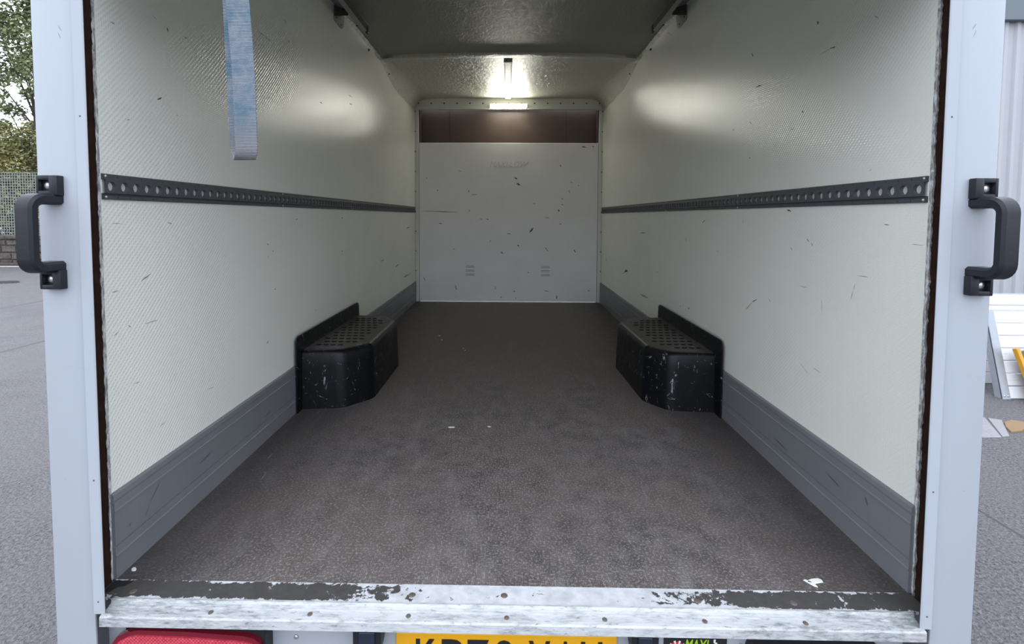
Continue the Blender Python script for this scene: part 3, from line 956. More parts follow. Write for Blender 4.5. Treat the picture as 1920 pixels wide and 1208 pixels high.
# ---- lashing tracks with round holes
def track(s, label):
    zb, zt = 0.9262, 0.9868
    pitch, n = 0.0405, 98
    y0 = 0.008
    t = empty('lashing_track', (s * W, y0, (zb + zt) / 2), label, 'track', 'lashing tracks')
    xs = s * (W - 0.0085)
    bz0, bz1 = 0.9405, 0.9735
    zc = (bz0 + bz1) / 2
    R = 0.0125
    # raised band pierced by round holes
    mb = MB()
    for k in range(n):
        a = y0 + 0.002 + k * pitch; b = a + pitch
        yc = (a + b) / 2
        m = 12 if k < 40 else 8
        circ = []; box_ = []; back = []
        for i in range(m):
            an = 2 * PI * (i + 0.5) / m
            cy, sz = math.cos(an), math.sin(an)
            circ.append((xs, yc + R * cy, zc + R * sz))
            back.append((s * (W - 0.0005), yc + R * 0.86 * cy, zc + R * 0.86 * sz))
            q = max(abs(cy) / (pitch / 2), abs(sz) / ((bz1 - bz0) / 2))
            box_.append((xs, yc + cy / q, zc + sz / q))
        corners = [(xs, b, bz1), (xs, a, bz1), (xs, a, bz0), (xs, b, bz0)]
        v = circ + back + box_ + corners
        f = []
        for i in range(m):
            j = (i + 1) % m
            f.append((i, j, m + j, m + i))
            f.append((i, j, 2 * m + j, 2 * m + i))
        def sector(p):
            return (abs(p[1] - yc) / (pitch / 2) > abs(p[2] - zc) / ((bz1 - bz0) / 2))
        for i in range(m):
            j = (i + 1) % m
            if sector(box_[i]) != sector(box_[j]):
                mid = ((circ[i][1] + circ[j][1]) / 2 - yc, (circ[i][2] + circ[j][2]) / 2 - zc)
                ci = (0 if mid[1] > 0 else 3) if mid[0] > 0 else (1 if mid[1] > 0 else 2)
                f.append((2 * m + i, 2 * m + j, 3 * m + ci))
        mb.add(v, f)
    mb.obj('perforated_band', M_RAIL, t)
    mb = MB()
    mb.box(*sorted((s * (W - 0.0008), s * (W - 0.0002))), y0 + 0.002, y0 + n * pitch, bz0, bz1)
    mb.obj('shade_strip', M_SHADED_WALL, t)  # shade behind the holes, put in as a grey strip
    # flanges above and below, with the deep shadow groove under the band
    mb = MB()
    for pr in ([(0, zt), (0.0045, zt), (0.006, zt - 0.002), (0.006, bz1 + 0.003), (0.0085, bz1), (0.0, bz1)],
               [(0, bz0), (0.0085, bz0), (0.0035, bz0 - 0.0015), (0.0035, bz0 - 0.0045), (0.006, bz0 - 0.0055), (0.006, zb + 0.0015), (0.0045, zb), (0, zb)]):
        mb.prism([(s * (W - 0.0002 - p[0]), p[1]) for p in pr], y0, L - 0.03, 'y')
    mb.obj('flange', M_RAIL, t)
    mb = MB()
    for k in range(n):
        yc = y0 + 0.002 + (k + 1) * pitch
        for z in (bz1 + 0.0075, zb + 0.005):
            mb.dome((s * (W - 0.0062), yc, z), (-s, 0, 0), 0.0021, 0.0006, 6, 1)
    props(mb.obj('pin_holes', M_BLACK, t), kind='stuff')
    for yy in (0.014, 0.95, 1.9, 2.85):
        for z in (bz1 + 0.0075, zb + 0.0055):
            mb = MB()
            mb.dome((s * (W - 0.0062), yy, z), (-s, 0, 0), 0.0036, 0.003, 10, 3)
            mb.obj('screw', M_SCREW, t)
    return t
track(-1, 'grey plastic lashing track with round holes on the wall behind the blue strap')
track(1, 'grey plastic lashing track with round holes on the wall opposite the blue strap')

# ---- wheel arch boxes
def arch_box(s, foot, label):
    t = empty('wheel_arch_cover', (s * 0.8, 1.5, 0.0), label, 'wheel arch cover', 'wheel arch covers')
    xi = W - 0.013
    # flange plate against the wall
    y0, y1, zt, r = 1.035, 1.975, 0.347, 0.035
    out = [(y0, 0.0), (y1, 0.0)]
    for i in range(7):
        a = i / 6 * PI / 2
        out.append((y1 - r + r * math.cos(a), zt - r + r * math.sin(a)))
    for i in range(7):
        a = PI / 2 + i / 6 * PI / 2
        out.append((y0 + r + r * math.cos(a), zt - r + r * math.sin(a)))
    mb = MB()
    a, b = sorted((s * (xi - 0.006), s * xi))
    mb.prism(out, a, b, 'x')
    mb.obj('wall_flange', M_BOX, t)
    # box: chamfered plan, slight taper, rounded shoulders and corners
    def rounded(pl, rad):
        res = []
        n = len(pl)
        for i, p in enumerate(pl):
            if i in (0, n - 1):
                res.append(p); continue
            p = Vector(p); q = (Vector(pl[i - 1]) - p).normalized(); w = (Vector(pl[i + 1]) - p).normalized()
            for k in range(5):
                u = k / 4
                c = (p + q * rad) * (1 - u) ** 2 + p * 2 * u * (1 - u) + (p + w * rad) * u ** 2
                res.append((c.x, c.y))
        return res
    plan = rounded(foot, 0.032)
    cx = sum(p[0] for p in plan) / len(plan); cy = 1.52
    rings = []
    for (z, k) in ((0.0, 0.0), (0.20, 0.006), (0.245, 0.009), (0.258, 0.013), (0.267, 0.022), (0.271, 0.034)):
        ring = []
        for (x, y) in plan:
            d = Vector((xi - x, cy - y)); d.normalize()
            # pull in towards the wall along the plan normal, roughly
            nx = k if x < xi - 0.02 else 0
            yy = y + (k if y < 1.25 else (-k if y > 1.78 else 0)) * (1.0 if (y < 1.25 or y > 1.78) else 0)
            ring.append((s * min(xi, x + nx), yy, z))
        rings.append(ring)
    mb = MB()
    mb.sweep(rings)
    body = mb.obj('box', M_BOX, t, smooth=True, angle=50)
    # raised grip studs on the lid, staggered rows
    mb = MB()
    for r_ in range(6):
        for c in range(11):
            y = 1.20 + c * 0.062
            x = 0.735 + r_ * 0.034 
            if c % 2:
                x += 0.017
            if x > 0.915 or (c in (0, 10) and x < 0.78):
                continue
            pr = [(s * (x - 0.016), y, 0.2708), (s * x, y + 0.014, 0.2708), (s * (x + 0.016), y, 0.2708), (s * x, y - 0.014, 0.2708)]
            tp = [(s * (x - 0.009), y, 0.2745), (s * x, y + 0.006, 0.2745), (s * (x + 0.009), y, 0.2745), (s * x, y - 0.006, 0.2745)]
            mb.sweep([pr, tp])
    props(mb.obj('grip_studs', M_STUD, body), kind='stuff')
    return t
XI = W - 0.013
arch_box(-1, [(XI, 1.085), (0.762, 1.105), (0.652, 1.235), (0.650, 1.80), (0.745, 1.945), (XI, 1.955)], 'black scuffed wheel arch box on the wall behind the blue strap')
arch_box(1, [(XI, 1.100), (0.742, 1.115), (0.655, 1.235), (0.640, 1.80), (0.735, 1.945), (XI, 1.955)], 'black scuffed wheel arch box on the wall opposite the blue strap')

# ---- overhead shutter tracks and the parked shutter
SH_Y_TRACK = 0.25
def door_track(s, label):
    t = empty('shutter_track', (s * 0.875, 1.9, 2.0), label, 'track', 'shutter tracks')
    a = 0.852
    prof = [(a, 1.993), (a + 0.028, 1.993), (a + 0.028, 2.040), (a, 2.040), (a, 2.036), (a + 0.024, 2.036), (a + 0.024, 1.997), (a, 1.997)]
    mb = MB()
    mb.prism([(s * p[0], p[1]) for p in prof], SH_Y_TRACK, 1.905, 'y')
    mb.obj('channel', M_TRACK, t)
    mb = MB()
    q = sorted((s * (a - 0.001), s * (a + 0.020)))
    mb.box(q[0], q[1], 1.46, 1.908, 1.996, 2.0365)
    mb.obj('dark_channel_fill', M_BLACK, t)  # black strip filling the open side of the channel
    mb = MB()
    mb.box(*sorted((s * (a - 0.005), s * (a + 0.012))), 1.885, 1.918, 1.989, 2.030, bevel=0.004)
    mb.obj('end_stop', M_BLACK, t)
    mb = MB()
    q = sorted((s * (a + 0.028), s * (W - 0.003)))
    mb.add([(s * (a + 0.028), 1.45, 2.010), (s * (a + 0.028), 1.90, 2.010), (s * (W - 0.002), 1.72, 2.044), (s * (W - 0.002), 1.45, 2.044),
            (s * (a + 0.028), 1.45, 2.013), (s * (a + 0.028), 1.90, 2.013), (s * (W - 0.002), 1.72, 2.047), (s * (W - 0.002), 1.45, 2.047)],
           [(0, 1, 2, 3), (4, 5, 6, 7), (0, 1, 5, 4), (1, 2, 6, 5), (2, 3, 7, 6), (3, 0, 4, 7)])
    mb.obj('mounting_web', M_TRACK, t)
    for y in (1.86, 1.62):
        mb = MB()
        mb.box(*sorted((s * (a + 0.034), s * (a + 0.052))), y - 0.022, y - 0.014, 2.0085, 2.013)
        mb.obj('slot', M_BLACK, t)
    # wall bracket
    mb = MB()
    o = [(1.625, 2.045), (1.625, 1.968), (1.635, 1.960), (1.745, 1.957), (1.775, 1.975), (1.80, 2.045)]
    mb.prism(o, *sorted((s * (W - 0.0045), s * (W - 0.0005))), 'x')
    br = mb.obj('wall_bracket', M_TRACK, t)
    mb = MB()
    mb.box(*sorted((s * (a + 0.03), s * (W - 0.004))), 1.624, 1.629, 1.985, 2.04)
    mb.obj('bracket_web', M_DARKGREY, br)
    for (y, z) in ((1.655, 1.985), (1.735, 1.976), (1.655, 2.02)):
        mb = MB()
        mb.dome((s * (W - 0.0046), y, z), (-s, 0, 0), 0.006, 0.003, 8, 2)
        mb.obj('bolt', M_RIVET, br)
    return t
door_track(-1, 'zinc shutter track under the ceiling on the side of the blue strap')
door_track(1, 'zinc shutter track under the ceiling on the side away from the strap')
sh = empty('roller_shutter', (0, 0.7, 2.0), 'pale opened shutter parked flat under the ceiling, only its end edge showing', 'shutter')
# the curtain runs back under the roof, bends through its tracks and hangs a little way into the doorway
SH_BOTTOM, SH_Y, SH_R, SH_Z = 1.425, -0.030, 0.26, 2.015
def curtain(d):
    v = SH_Z - SH_R - SH_BOTTOM
    if d < v:
        return Vector((0, SH_Y, SH_BOTTOM + d)), PI / 2
    d -= v
    if d < SH_R * PI / 2:
        a_ = d / SH_R
        return Vector((0, SH_Y + SH_R - SH_R * math.cos(a_), SH_Z - SH_R + SH_R * math.sin(a_))), PI / 2 - a_
    d -= SH_R * PI / 2
    return Vector((0, SH_Y + SH_R + d, SH_Z)), 0.0
total = (SH_Z - SH_R - SH_BOTTOM) + SH_R * PI / 2 + (1.443 - SH_Y - SH_R)
NS = 17
for k in range(NS):
    p0, ang = curtain((k + 0.5) * total / NS)
    R = Matrix.Translation(p0) @ Matrix.Rotation(ang, 4, 'X')
    hl = total / NS / 2 - 0.0015
    mb = MB()
    mb.box(-0.868, 0.868, -hl, hl, -0.011, 0.011, bevel=0.003, seg=1, mat=R)
    mb.obj('slat', M_SLAT, sh)
mb = MB()
mb.box(-0.868, 0.868, SH_Y - 0.016, SH_Y + 0.014, SH_BOTTOM - 0.022, SH_BOTTOM, bevel=0.003)
mb.obj('bottom_rail', M_TRACK, sh)
mb = MB()
mb.box(-0.850, 0.850, 1.4435, 1.452, 1.998, 2.030)
mb.obj('edge_seal', M_DARKGREY, sh)
mb = MB()
mb.box(-0.850, 0.850, 1.4525, 1.4545, 2.003, 2.008)
mb.obj('edge_trim', M_TRACK, sh)

# ---- pull strap, a folded loop
zb = 1.014
st = MB()
path = []          # centre x, y, z, half-width direction twist
top = 1.410
def lerp(a, b, t):
    return a + (b - a) * t
N = 26
path_pts = []
for i in range(N + 1):
    f = i / N
    z = lerp(top, zb + 0.02, f)
    # front strand: leans towards the middle of the load space as it falls
    zz = (top - z) / (top - zb)
    path_pts.append((lerp(-0.5885, -0.5705, zz ** 1.1) + 0.0012 * math.sin(z * 17), -0.070 + 0.004 * math.sin(z * 6), z, lerp(0.0, -0.10, zz)))
for i in range(1, 10):
    a = i / 10 * PI
    path_pts.append((lerp(-0.5705, -0.602, i / 10), -0.070 + 0.018 - 0.018 * math.cos(a), zb + 0.02 - 0.021 * math.sin(a), lerp(-0.10, 0.02, i / 10)))
for i in range(N + 1):
    f = i / N
    z = lerp(zb + 0.02, top, f)
    bulge = 0.016 * math.sin(PI * min(1, f * 1.9)) * (1 if f < 0.53 else 0)
    path_pts.append((lerp(-0.602, -0.606, f ** 0.8) , -0.034 - lerp(0, 0.014, f), z, 0.02))
rings = []
hw, th = 0.0255, 0.0011
for i, (x, y, z, tw) in enumerate(path_pts):
    a = path_pts[max(0, i - 1)]; b = path_pts[min(len(path_pts) - 1, i + 1)]
    d = Vector((0, b[1] - a[1], b[2] - a[2])).normalized()
    nr = Vector((0, -d.z, d.y))
    wv = Vector((math.cos(tw), math.sin(tw), 0))
    c = Vector((x, y, z))
    rings.append([c - wv * hw - nr * th, c + wv * hw - nr * th, c + wv * hw + nr * th, c - wv * hw + nr * th])
st.sweep(rings)
strap = st.obj('pull_strap', M_WEB, origin=(-0.58, -0.05, zb), smooth=True, angle=50)
props(strap, 'faded blue webbing pull strap hanging in a loop inside the doorway', 'strap')

# ---- LED batten and its cable trunking
lamp = empty('led_batten', (0.0, L - 0.02, 2.012), 'lit white LED batten on the header above the brown board', 'lamp')
def capsule(mb, x0, x1, yb, yf, z0, z1):
    zc, r = (z0 + z1) / 2, (z1 - z0) / 2
    rings = []
    n = 10
    for (x, k) in ((x0, 0.35), (x0 + 0.006, 0.8), (x0 + 0.014, 1), (x1 - 0.014, 1), (x1 - 0.006, 0.8), (x1, 0.35)):
        ring = []
        for i in range(n + 1):
            a = -PI / 2 + PI * i / n
            ring.append((x, yb - (yb - yf) * math.cos(a) * k, zc + r * k * math.sin(a)))
        ring.append((x, yb, zc))
        rings.append(ring)
    mb.sweep(rings)
mb = MB()
capsule(mb, -0.182, 0.178, L - 0.056, L - 0.071, 1.984, 2.030)
mb.obj('diffuser', M_LED, lamp, smooth=True, angle=60)
mb = MB()
mb.box(-0.198, 0.194, L - 0.060, L - 0.0205, 1.990, 2.036, bevel=0.002)
mb.obj('base', M_TRUNK, lamp)
for x0, x1 in ((-0.199, -0.183), (0.179, 0.195)):
    mb = MB()
    mb.box(x0, x1, L - 0.068, L - 0.042, 1.993, 2.031, bevel=0.008, seg=3)
    mb.obj('end_cap', M_TRUNK, lamp)
tr = empty('cable_trunking', (-0.008, 3.4, 2.09), 'white plastic cable trunking running along the ceiling to the lamp', 'trunking')
def ceil_z(y):
    k = (y - Y1) / (L - Y1)
    return H + 0.018 + 0.010 * k + 0.011
mb = MB()
rings = []
for y in (2.76, 3.2, 3.6, L - 0.021):
    z = ceil_z(y)
    rings.append([(-0.036, y, z), (-0.036, y, z - 0.010), (-0.031, y, z - 0.016), (0.017, y, z - 0.016), (0.022, y, z - 0.010), (0.022, y, z)])
mb.sweep(rings)
mb.obj('cover', M_TRUNK, tr)
mb = MB()
mb.box(-0.041, 0.027, 2.738, 2.768, ceil_z(2.75) - 0.020, ceil_z(2.75), bevel=0.003)
mb.obj('end_cap', M_DARKGREY if False else M_TRACK, tr)

# ---- below the sill: rear beam, lights, plate, sticker
beam = empty('rear_beam', (0, -0.02, -0.3), 'white rear beam just under the sill carrying the number plate', 'beam')
mb = MB()
mb.box(-0.925, 0.925, -0.028, 0.02, -0.42, -0.036, bevel=0.004)
mb.obj('face_panel', M_POST, beam)
for x in (-0.50, 0.548):
    mb = MB()
    mb.dome((x, -0.0285, -0.112), (0, -1, 0), 0.006, 0.003, 10, 3)
    mb.obj('rivet', M_SCREW, beam)
mb = MB()
mb.box(-0.925, -0.885, -0.060, -0.028, -0.42, -0.036)
mb.obj('end_plate', M_GALV, beam)  # galvanised plate at one end of the beam

plate = empty('number_plate', (0, -0.034, -0.15), 'yellow number plate reading KP70 VAU under the sill', 'number plate')
mb = MB()
mb.box(-0.261, 0.259, -0.034, -0.029, -0.203, -0.092, bevel=0.002)
mb.obj('backing', M_PLATE, plate)
cx = -0.2135
for ch in 'KP70 VAU':
    if ch == ' ':
        cx += 0.022
        continue
    place_text('character', ch, M_INK, plate, cx, cx + 0.050, -0.1845, -0.1055, -0.034, 0.0012, offset=0.012)
    cx += 0.061

def plate_lamp(x0, x1, label):
    t = empty('plate_lamp', ((x0 + x1) / 2, -0.03, -0.1), label, 'lamp', 'number plate lamps')
    mb = MB()
    pts = [(x0, -0.040), (x1, -0.040), (x1, -0.092)]
    for i in range(7):
        a = i / 6 * PI
        pts.append(((x0 + x1) / 2 + (x1 - x0) / 2 * 0.86 * math.cos(a), -0.118 - 0.012 * math.sin(a)))
    pts.append((x0, -0.092))
    mb.prism(pts, -0.068, -0.0285, 'y')
    mb.obj('housing', M_HANDLE, t)
    mb = MB()
    mb.box(x0 + 0.014, x1 - 0.014, -0.073, -0.0675, -0.120, -0.060, bevel=0.002)
    mb.obj('lens', simple('smoked_lens', (0.02, 0.025, 0.045), 0.08), t)
plate_lamp(-0.352, -0.287, 'small black number plate lamp on the red light side of the plate')
plate_lamp(0.284, 0.345, 'small black number plate lamp between the plate and the sticker')

def tail_light(s, z0, label):
    t = empty('tail_light', (s * 0.735, -0.05, z0 - 0.05), label, 'light', 'tail lights')
    mb = MB()
    # black housing, sloped at its outer end
    pts = [(s * 0.868, z0 - 0.012), (s * 0.845, z0 + 0.010), (s * 0.565, z0 + 0.010), (s * 0.556, z0 - 0.02), (s * 0.556, z0 - 0.12), (s * 0.90, z0 - 0.12), (s * 0.905, z0 - 0.045)]
    mb.prism(pts, -0.066, -0.0285, 'y')
    mb.obj('housing', M_BLACK, t)
    mb = MB()
    pts = [(0.905, -0.12), (0.905, -0.036), (0.893, -0.020), (0.872, -0.009), (0.845, -0.003), (0.74, -0.004), (0.60, -0.012), (0.575, -0.018), (0.562, -0.030), (0.558, -0.12)]
    mb.prism([(s * p[0], z0 + p[1]) for p in pts], -0.078, -0.066, 'y')
    rim = mb.obj('lens_rim', M_RED_DARK, t, angle=30)
    mb = MB()
    pts2 = [(0.897, -0.12), (0.897, -0.042), (0.886, -0.028), (0.868, -0.0185), (0.845, -0.0135), (0.74, -0.0155), (0.60, -0.0235), (0.58, -0.029), (0.570, -0.039), (0.566, -0.12)]
    mb.prism([(s * p[0], z0 + p[1]) for p in pts2], -0.082, -0.078, 'y')
    mb.obj('lens', M_RED, t)
    return t
tail_light(-1, -0.057, 'red tail light with black housing under the sill end nearest the trees')
tail_light(1, -0.096, 'dark topped tail light under the sill end nearest the clad building')

stk = empty('sticker', (0.44, -0.03, -0.13), 'black sticker with lime green MAXI lettering under the sill', 'sticker')
mb = MB()
mb.box(0.369, 0.516, -0.0295, -0.0283, -0.20, -0.088)
mb.obj('black_ground', M_BLACK, stk)
place_text('lettering', 'MAXI', M_GREEN_INK, stk, 0.418, 0.474, -0.126, -0.0985, -0.0295, 0.0008, shear=0.25, offset=0.01)
mb = MB()
c = (0.400, -0.122)
v = [(c[0] + 0.018 * math.cos(2 * PI * i / 20), -0.0300, c[1] + 0.018 * math.sin(2 * PI * i / 20)) for i in range(20)]
mb.add(v, [tuple(range(20))])
mb.obj('red_badge', M_RED_INK, stk)
mb = MB()
for k in range(10):
    a = 2 * PI * k / 10
    p = [(0.008, a - 0.05), (0.021, a - 0.13), (0.021, a + 0.13), (0.008, a + 0.05)]
    mb.add([(c[0] + r * math.cos(b), -0.0304, c[1] + r * math.sin(b)) for r, b in p], [(0, 1, 2, 3)])
mb.obj('badge_rays', M_WHITE_INK, stk)
mb = MB()
mb.add([(0.485, -0.0300, -0.0975), (0.490, -0.0300, -0.0975), (0.489, -0.0300, -0.104), (0.494, -0.0300, -0.106), (0.490, -0.0300, -0.114), (0.4885, -0.0300, -0.108), (0.4845, -0.0300, -0.105)], [tuple(range(7))])
mb.obj('white_flash', M_WHITE_INK, stk)

# ---- small chips lying on the load floor
CHIP_INFO = [('tiny white paint chip far down the floor near the wheel arch box', 0.013), ('second tiny white chip just nearer than the farthest one', 0.010),
             ('lone white chip in the middle of the load floor', 0.009), ('pale sliver beside the lone white chip mid floor', 0.010),
             ('white forked plastic scrap on the floor near the sill', 0.017), ('short white piece touching the forked scrap by the sill', 0.010),
             ('white paint flake in the floor corner by the post', 0.012), ('pale speck far down the middle of the floor', 0.008), ('paler grain beside the far middle speck', 0.006)]
for k, ((x, y), (lab, size)) in enumerate(zip(CH, CHIP_INFO)):
    if k == 6:
        x = -0.935
    rnd = random.Random(k)
    mb = MB()
    n = 7
    el = 3.2 if k in (4, 5, 3) else 1.5
    rot = {4: 0.15, 5: -0.9, 3: 0.1}.get(k, rnd.uniform(0, 3))
    ring0, ring1 = [], []
    for i in range(n):
        a = 2 * PI * i / n
        r = size * 0.5 * rnd.uniform(0.7, 1.15)
        px, py = r * el * math.cos(a), r * math.sin(a)
        q = (x + px * math.cos(rot) - py * math.sin(rot), y + px * math.sin(rot) + py * math.cos(rot))
        ring0.append((q[0], q[1], 0.0004)); ring1.append((x + (q[0] - x) * 0.9, y + (q[1] - y) * 0.9, 0.0026))
    mb.sweep([ring0, ring1])
    props(mb.obj('paint_chip', M_CHIP, origin=(x, y, 0.0)), lab, 'paint chip', 'chips on the load floor')

# ================================================================== outside, on the side of the trees
GZ = -0.55
wall = empty('stone_wall', (-15, 13.0, GZ), 'low brown stone wall under the wire fence across the yard', 'wall')
mb = MB()
mb.box(-24, -9.5, 13.03, 13.30, GZ, 0.27)
mb.obj('mortar_core', M_MORTAR, wall)
rnd = random.Random(12)
zc = GZ + 0.005
course = 0
stones = []
for hgt in (0.13, 0.20, 0.20, 0.17, 0.12):
    x = -20.5 + rnd.uniform(0, 0.3)
    while x < -11.0:
        wd = rnd.uniform(0.20, 0.46)
        stones.append((x, x + wd, zc, zc + hgt))
        x += wd
    zc += hgt
for (xa, xb, za, zb_) in stones:
    mb = MB()
    yf = 13.0 + rnd.uniform(-0.025, 0.02)
    g = 0.011
    b_ = 0.02
    j = lambda: rnd.uniform(-0.012, 0.012)
    front = [(xa + g + b_ + j(), yf, za + g + b_ + j()), (xb - g - b_ + j(), yf, za + g + b_ + j()), (xb - g - b_ + j(), yf + j(), zb_ - g - b_ + j()), (xa + g + b_ + j(), yf, zb_ - g - b_ + j())]
    mid_ = [(xa + g, yf + 0.03, za + g), (xb - g, yf + 0.03, za + g), (xb - g, yf + 0.03, zb_ - g), (xa + g, yf + 0.03, zb_ - g)]
    bk = [(p[0], 13.06, p[2]) for p in mid_]
    mb.sweep([bk, mid_, front])
    mb.obj('stone', M_STONE[rnd.randrange(3)], wall)
mb = MB()
mb.box(-24, -9.5, 12.78, 13.0, GZ, GZ + 0.05, bevel=0.01)
mb.obj('kerb', M_STONE[0], wall)

fence = empty('wire_fence', (-15, 13.15, 0.27), 'grey green wire mesh fence on top of the stone wall', 'fence')
mb = MB()
f0, f1 = 0.29, 2.10
x = -21.0
rw = 0.0075
while x < -10.5:
    mb.box(x - rw, x + rw, 13.14, 13.15, f0, f1)
    x += 0.075
z = f0
while z <= f1 + 0.001:
    mb.box(-21.0, -10.5, 13.138, 13.152, z - rw, z + rw)
    z += 0.0785
props(mb.obj('wire_mesh', M_FENCE, fence), kind='stuff')
for px in (-20.9, -18.2, -15.45, -12.7, -10.55):
    mb = MB()
    mb.box(px - 0.03, px + 0.03, 13.16, 13.22, 0.25, 2.2, bevel=0.006, seg=1)
    mb.obj('fence_post', M_FENCE, fence)

def tree(x, y, hgt, rx, nleaf, mat, label, seed, zlow=0.4, lsize=0.085):
    rnd = random.Random(seed)
    t = empty('tree', (x, y, GZ), label, 'tree', 'trees behind the fence')
    mb = MB()
    # trunk and branches as tapering tubes
    mb.cyl((x, y, GZ), (x + rnd.uniform(-0.3, 0.3), y, GZ + hgt * 0.55), 0.16, 9, 0.09)
    tips = []
    for k in range(26):
        a = rnd.uniform(0, 2 * PI)
        z0 = GZ + hgt * rnd.uniform(0.15, 0.55)
        ln = rx * rnd.uniform(0.5, 1.0)
        p1 = Vector((x + ln * 0.9 * math.cos(a), y + ln * 0.9 * math.sin(a), z0 + hgt * rnd.uniform(0.1, 0.42)))
        mb.cyl((x, y, z0), p1, 0.045, 6, 0.012)
        for q in range(3):
            p2 = p1 + Vector((rnd.uniform(-1, 1), rnd.uniform(-1, 1), rnd.uniform(0.1, 1.3))) * rx * 0.3
            mb.cyl(p1, p2, 0.014, 5, 0.005)
    mb.obj('trunk', M_BARK, t)
    # clumps of leaves: each leaf a folded blade with real area
    verts, faces = [], []
    clumps = []
    for k in range(70):
        a = rnd.uniform(0, 2 * PI)
        u = rnd.uniform(0.0, 1.0)
        zz = GZ + zlow + (hgt - zlow) * u
        rr = rx * (math.sin(PI * min(0.95, 0.18 + 0.8 * u)) ** 0.6) * math.sqrt(rnd.uniform(0.05, 1))
        clumps.append((x + rr * math.cos(a), y + rr * math.sin(a), zz, rnd.uniform(0.35, 0.8)))
    for k in range(nleaf):
        cx_, cy_, cz_, cr = clumps[rnd.randrange(len(clumps))]
        d = Vector((rnd.gauss(0, 1), rnd.gauss(0, 1), rnd.gauss(0, 0.8)))
        d = d.normalized() * cr * rnd.uniform(0.35, 1.0)
        c = Vector((cx_, cy_, cz_)) + d
        if c.z < GZ + 0.1:
            continue
        ax = Vector((rnd.uniform(-1, 1), rnd.uniform(-1, 1), rnd.uniform(-0.8, 0.3))).normalized()
        sd = ax.orthogonal().normalized()
        sd = Matrix.Rotation(rnd.uniform(0, 6.28), 3, ax) @ sd
        nr = ax.cross(sd)
        sz = lsize * rnd.uniform(0.7, 1.4)
        b0 = len(verts)
        o_ = Vector((x, y, GZ))
        for p in (c - ax * sz, c + sd * sz * 0.5 + nr * sz * 0.15, c + ax * sz, c - sd * sz * 0.5 + nr * sz * 0.15):
            verts.append(p - o_)
        faces += [(b0, b0 + 1, b0 + 2), (b0, b0 + 2, b0 + 3)]
    me = bpy.data.meshes.new('foliage')
    me.from_pydata(verts, [], faces)
    me.materials.append(mat)
    o = bpy.data.objects.new('foliage', me)
    o.parent = t
    link(o)
    props(o, kind='stuff')
    return t
tree(-20.4, 20.6, 10.5, 2.5, 13000, M_LEAF_A, 'tall green tree with pale sky showing between its branches', 1, 1.8, 0.085)
tree(-16.5, 15.5, 4.1, 1.35, 17000, M_LEAF_B, 'olive yellow bushy tree just behind the wire fence', 2, 0.1, 0.058)
tree(-12.3, 17.4, 6.0, 1.6, 9000, M_LEAF_A, 'green tree nearest the vehicle beyond the fence', 3, 0.4, 0.085)
tree(-22.6, 15.6, 4.5, 1.5, 9000, M_LEAF_A, 'dark green tree beyond the fence farthest from the vehicle', 4, 0.2, 0.085)

# ================================================================== outside, on the side of the clad building
bld = empty('clad_building', (9.5, 7.0, GZ), 'pale grey building with ribbed cladding and slate fascia', 'building')
def rib(x0, x1, pitch, amp, yb):
    pts = []
    x = x0
    while x < x1:
        pts += [(x, yb), (x + pitch * 0.45, yb), (x + pitch * 0.58, yb - amp), (x + pitch * 0.86, yb - amp), (x + pitch * 0.99, yb)]
        x += pitch
    return pts
mb = MB()
pts = rib(4.6, 16.0, 0.19, 0.035, 7.0)
mb.prism(pts + [(16.2, 7.15), (4.6, 7.15)], -0.46, 4.02, 'z')
mb.obj('cladding', M_CLAD, bld)
mb = MB()
mb.box(4.5, 16.2, 6.88, 7.12, 3.96, 4.30, bevel=0.01)
mb.obj('fascia', M_GUTTER, bld)
mb = MB()
mb.box(4.6, 16.2, 6.93, 7.2, GZ, -0.46)
mb.obj('plinth', M_CONC, bld)
mb = MB()
mb.box(4.55, 16.2, 7.15, 13.0, GZ, 4.1)
mb.obj('rear_walls', M_CLAD, bld)

def leaning_panel(x0, x1, yb, hgt, lean, rows, label, board=None):
    """white plank panel leaning back, galvanised angle down its near edge"""
    t = empty('plank_panel', (x0, yb, GZ), label, 'panel', 'leaning plank panels')
    R = Matrix.Translation((x0, yb, GZ)) @ Matrix.Rotation(-lean, 4, 'X')
    ph = hgt / rows
    for k in range(rows):
        mb = MB()
        mb.box(0.062, x1 - x0, 0.0, 0.022, k * ph + 0.003, (k + 1) * ph - 0.003, bevel=0.003, seg=1, mat=R)
        mb.obj('plank', M_PLANK, t)
    mb = MB()
    mb.box(0.0, 0.068, -0.006, 0.0, -0.002, hgt + 0.01, mat=R)
    mb.box(0.0, 0.006, -0.006, 0.055, -0.002, hgt + 0.01, mat=R)
    ang = mb.obj('edge_angle', M_GALV, t)
    for xx in (0.022, 0.05):
        mb = MB()
        p = R @ Vector((xx, -0.0062, 0.022)); d = R.to_3x3() @ Vector((0, -1, 0))
        mb.dome(p, d, 0.008, 0.005, 8, 2)
        mb.obj('bolt', M_SCREW, ang)
    mb = MB()
    mb.box(0.0, x1 - x0, 0.022, 0.05, hgt - 0.05, hgt + 0.012, mat=R)
    mb.box(0.06, x1 - x0, 0.022, 0.05, 0.0, 0.05, mat=R)
    mb.obj('back_rail', M_GALV, t)
    return t
leaning_panel(3.955, 6.2, 2.85, 0.70, math.radians(15), 7, 'white plank panel leaning in front, with a galvanised edge and orange edged board')
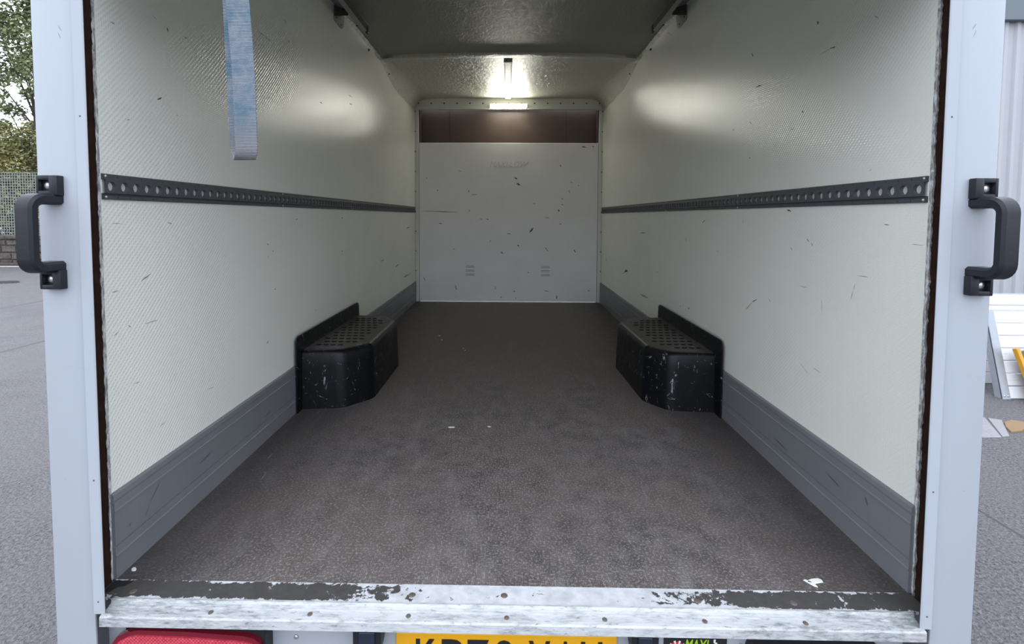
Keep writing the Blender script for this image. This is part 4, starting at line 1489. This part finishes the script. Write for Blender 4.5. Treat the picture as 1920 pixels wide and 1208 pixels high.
leaning_panel(3.86, 6.4, 3.22, 0.78, math.radians(13), 8, 'second white plank panel standing behind the front one')
# orange-edged grip board leaning on the front panel
gb = empty('grip_board', (4.25, 2.70, GZ), 'dark grey grip board with orange edges leaning on the white planks', 'board')
R = Matrix.Translation((4.125, 2.74, GZ)) @ Matrix.Rotation(math.radians(-15), 4, 'X') @ Matrix.Rotation(math.radians(-11), 4, 'Y')
mb = MB()
mb.box(0.028, 0.75, 0.0, 0.03, 0.03, 0.40, mat=R)
mb.obj('grip_surface', M_SLATE, gb)
mb = MB()
mb.box(0.0, 0.03, -0.006, 0.034, 0.0, 0.43, bevel=0.003, seg=1, mat=R)
mb.obj('orange_edge', M_ORANGE, gb)
mb = MB()
mb.box(0.03, 0.75, -0.004, 0.034, 0.0, 0.03, bevel=0.003, seg=1, mat=R)
mb.obj('orange_edge', M_ORANGE, gb)

def scrap(pts, mat, name, label, cat, hgt=0.006):
    mb = MB()
    c = Vector((sum(p[0] for p in pts) / len(pts), sum(p[1] for p in pts) / len(pts), GZ))
    mb.sweep([[(p[0], p[1], GZ + 0.0006) for p in pts], [(c.x + (p[0] - c.x) * 0.97, c.y + (p[1] - c.y) * 0.97, GZ + hgt + 0.004 * math.sin(9 * p[0])) for p in pts]])
    return props(mb.obj(name, mat, origin=c), label, cat)
scrap([(3.06, 2.12), (3.26, 2.13), (3.46, 2.46), (3.30, 2.47), (3.22, 2.40)], M_GREYCARD, 'cardboard_scrap', 'flat grey card scrap lying on wet asphalt below the plank panel', 'scrap')
scrap([(3.275, 2.14), (3.33, 2.15), (3.53, 2.41), (3.47, 2.45)], M_WHITECARD, 'cardboard_scrap', 'pale card strip lying between the grey scrap and the brown leaf', 'scrap')
scrap([(3.39, 2.20), (3.47, 2.21), (3.60, 2.29), (3.63, 2.36), (3.58, 2.39), (3.50, 2.36), (3.44, 2.29)], M_LEAFBROWN, 'fallen_leaf', 'brown dead leaf on the wet asphalt below the plank panel', 'leaf', 0.012)
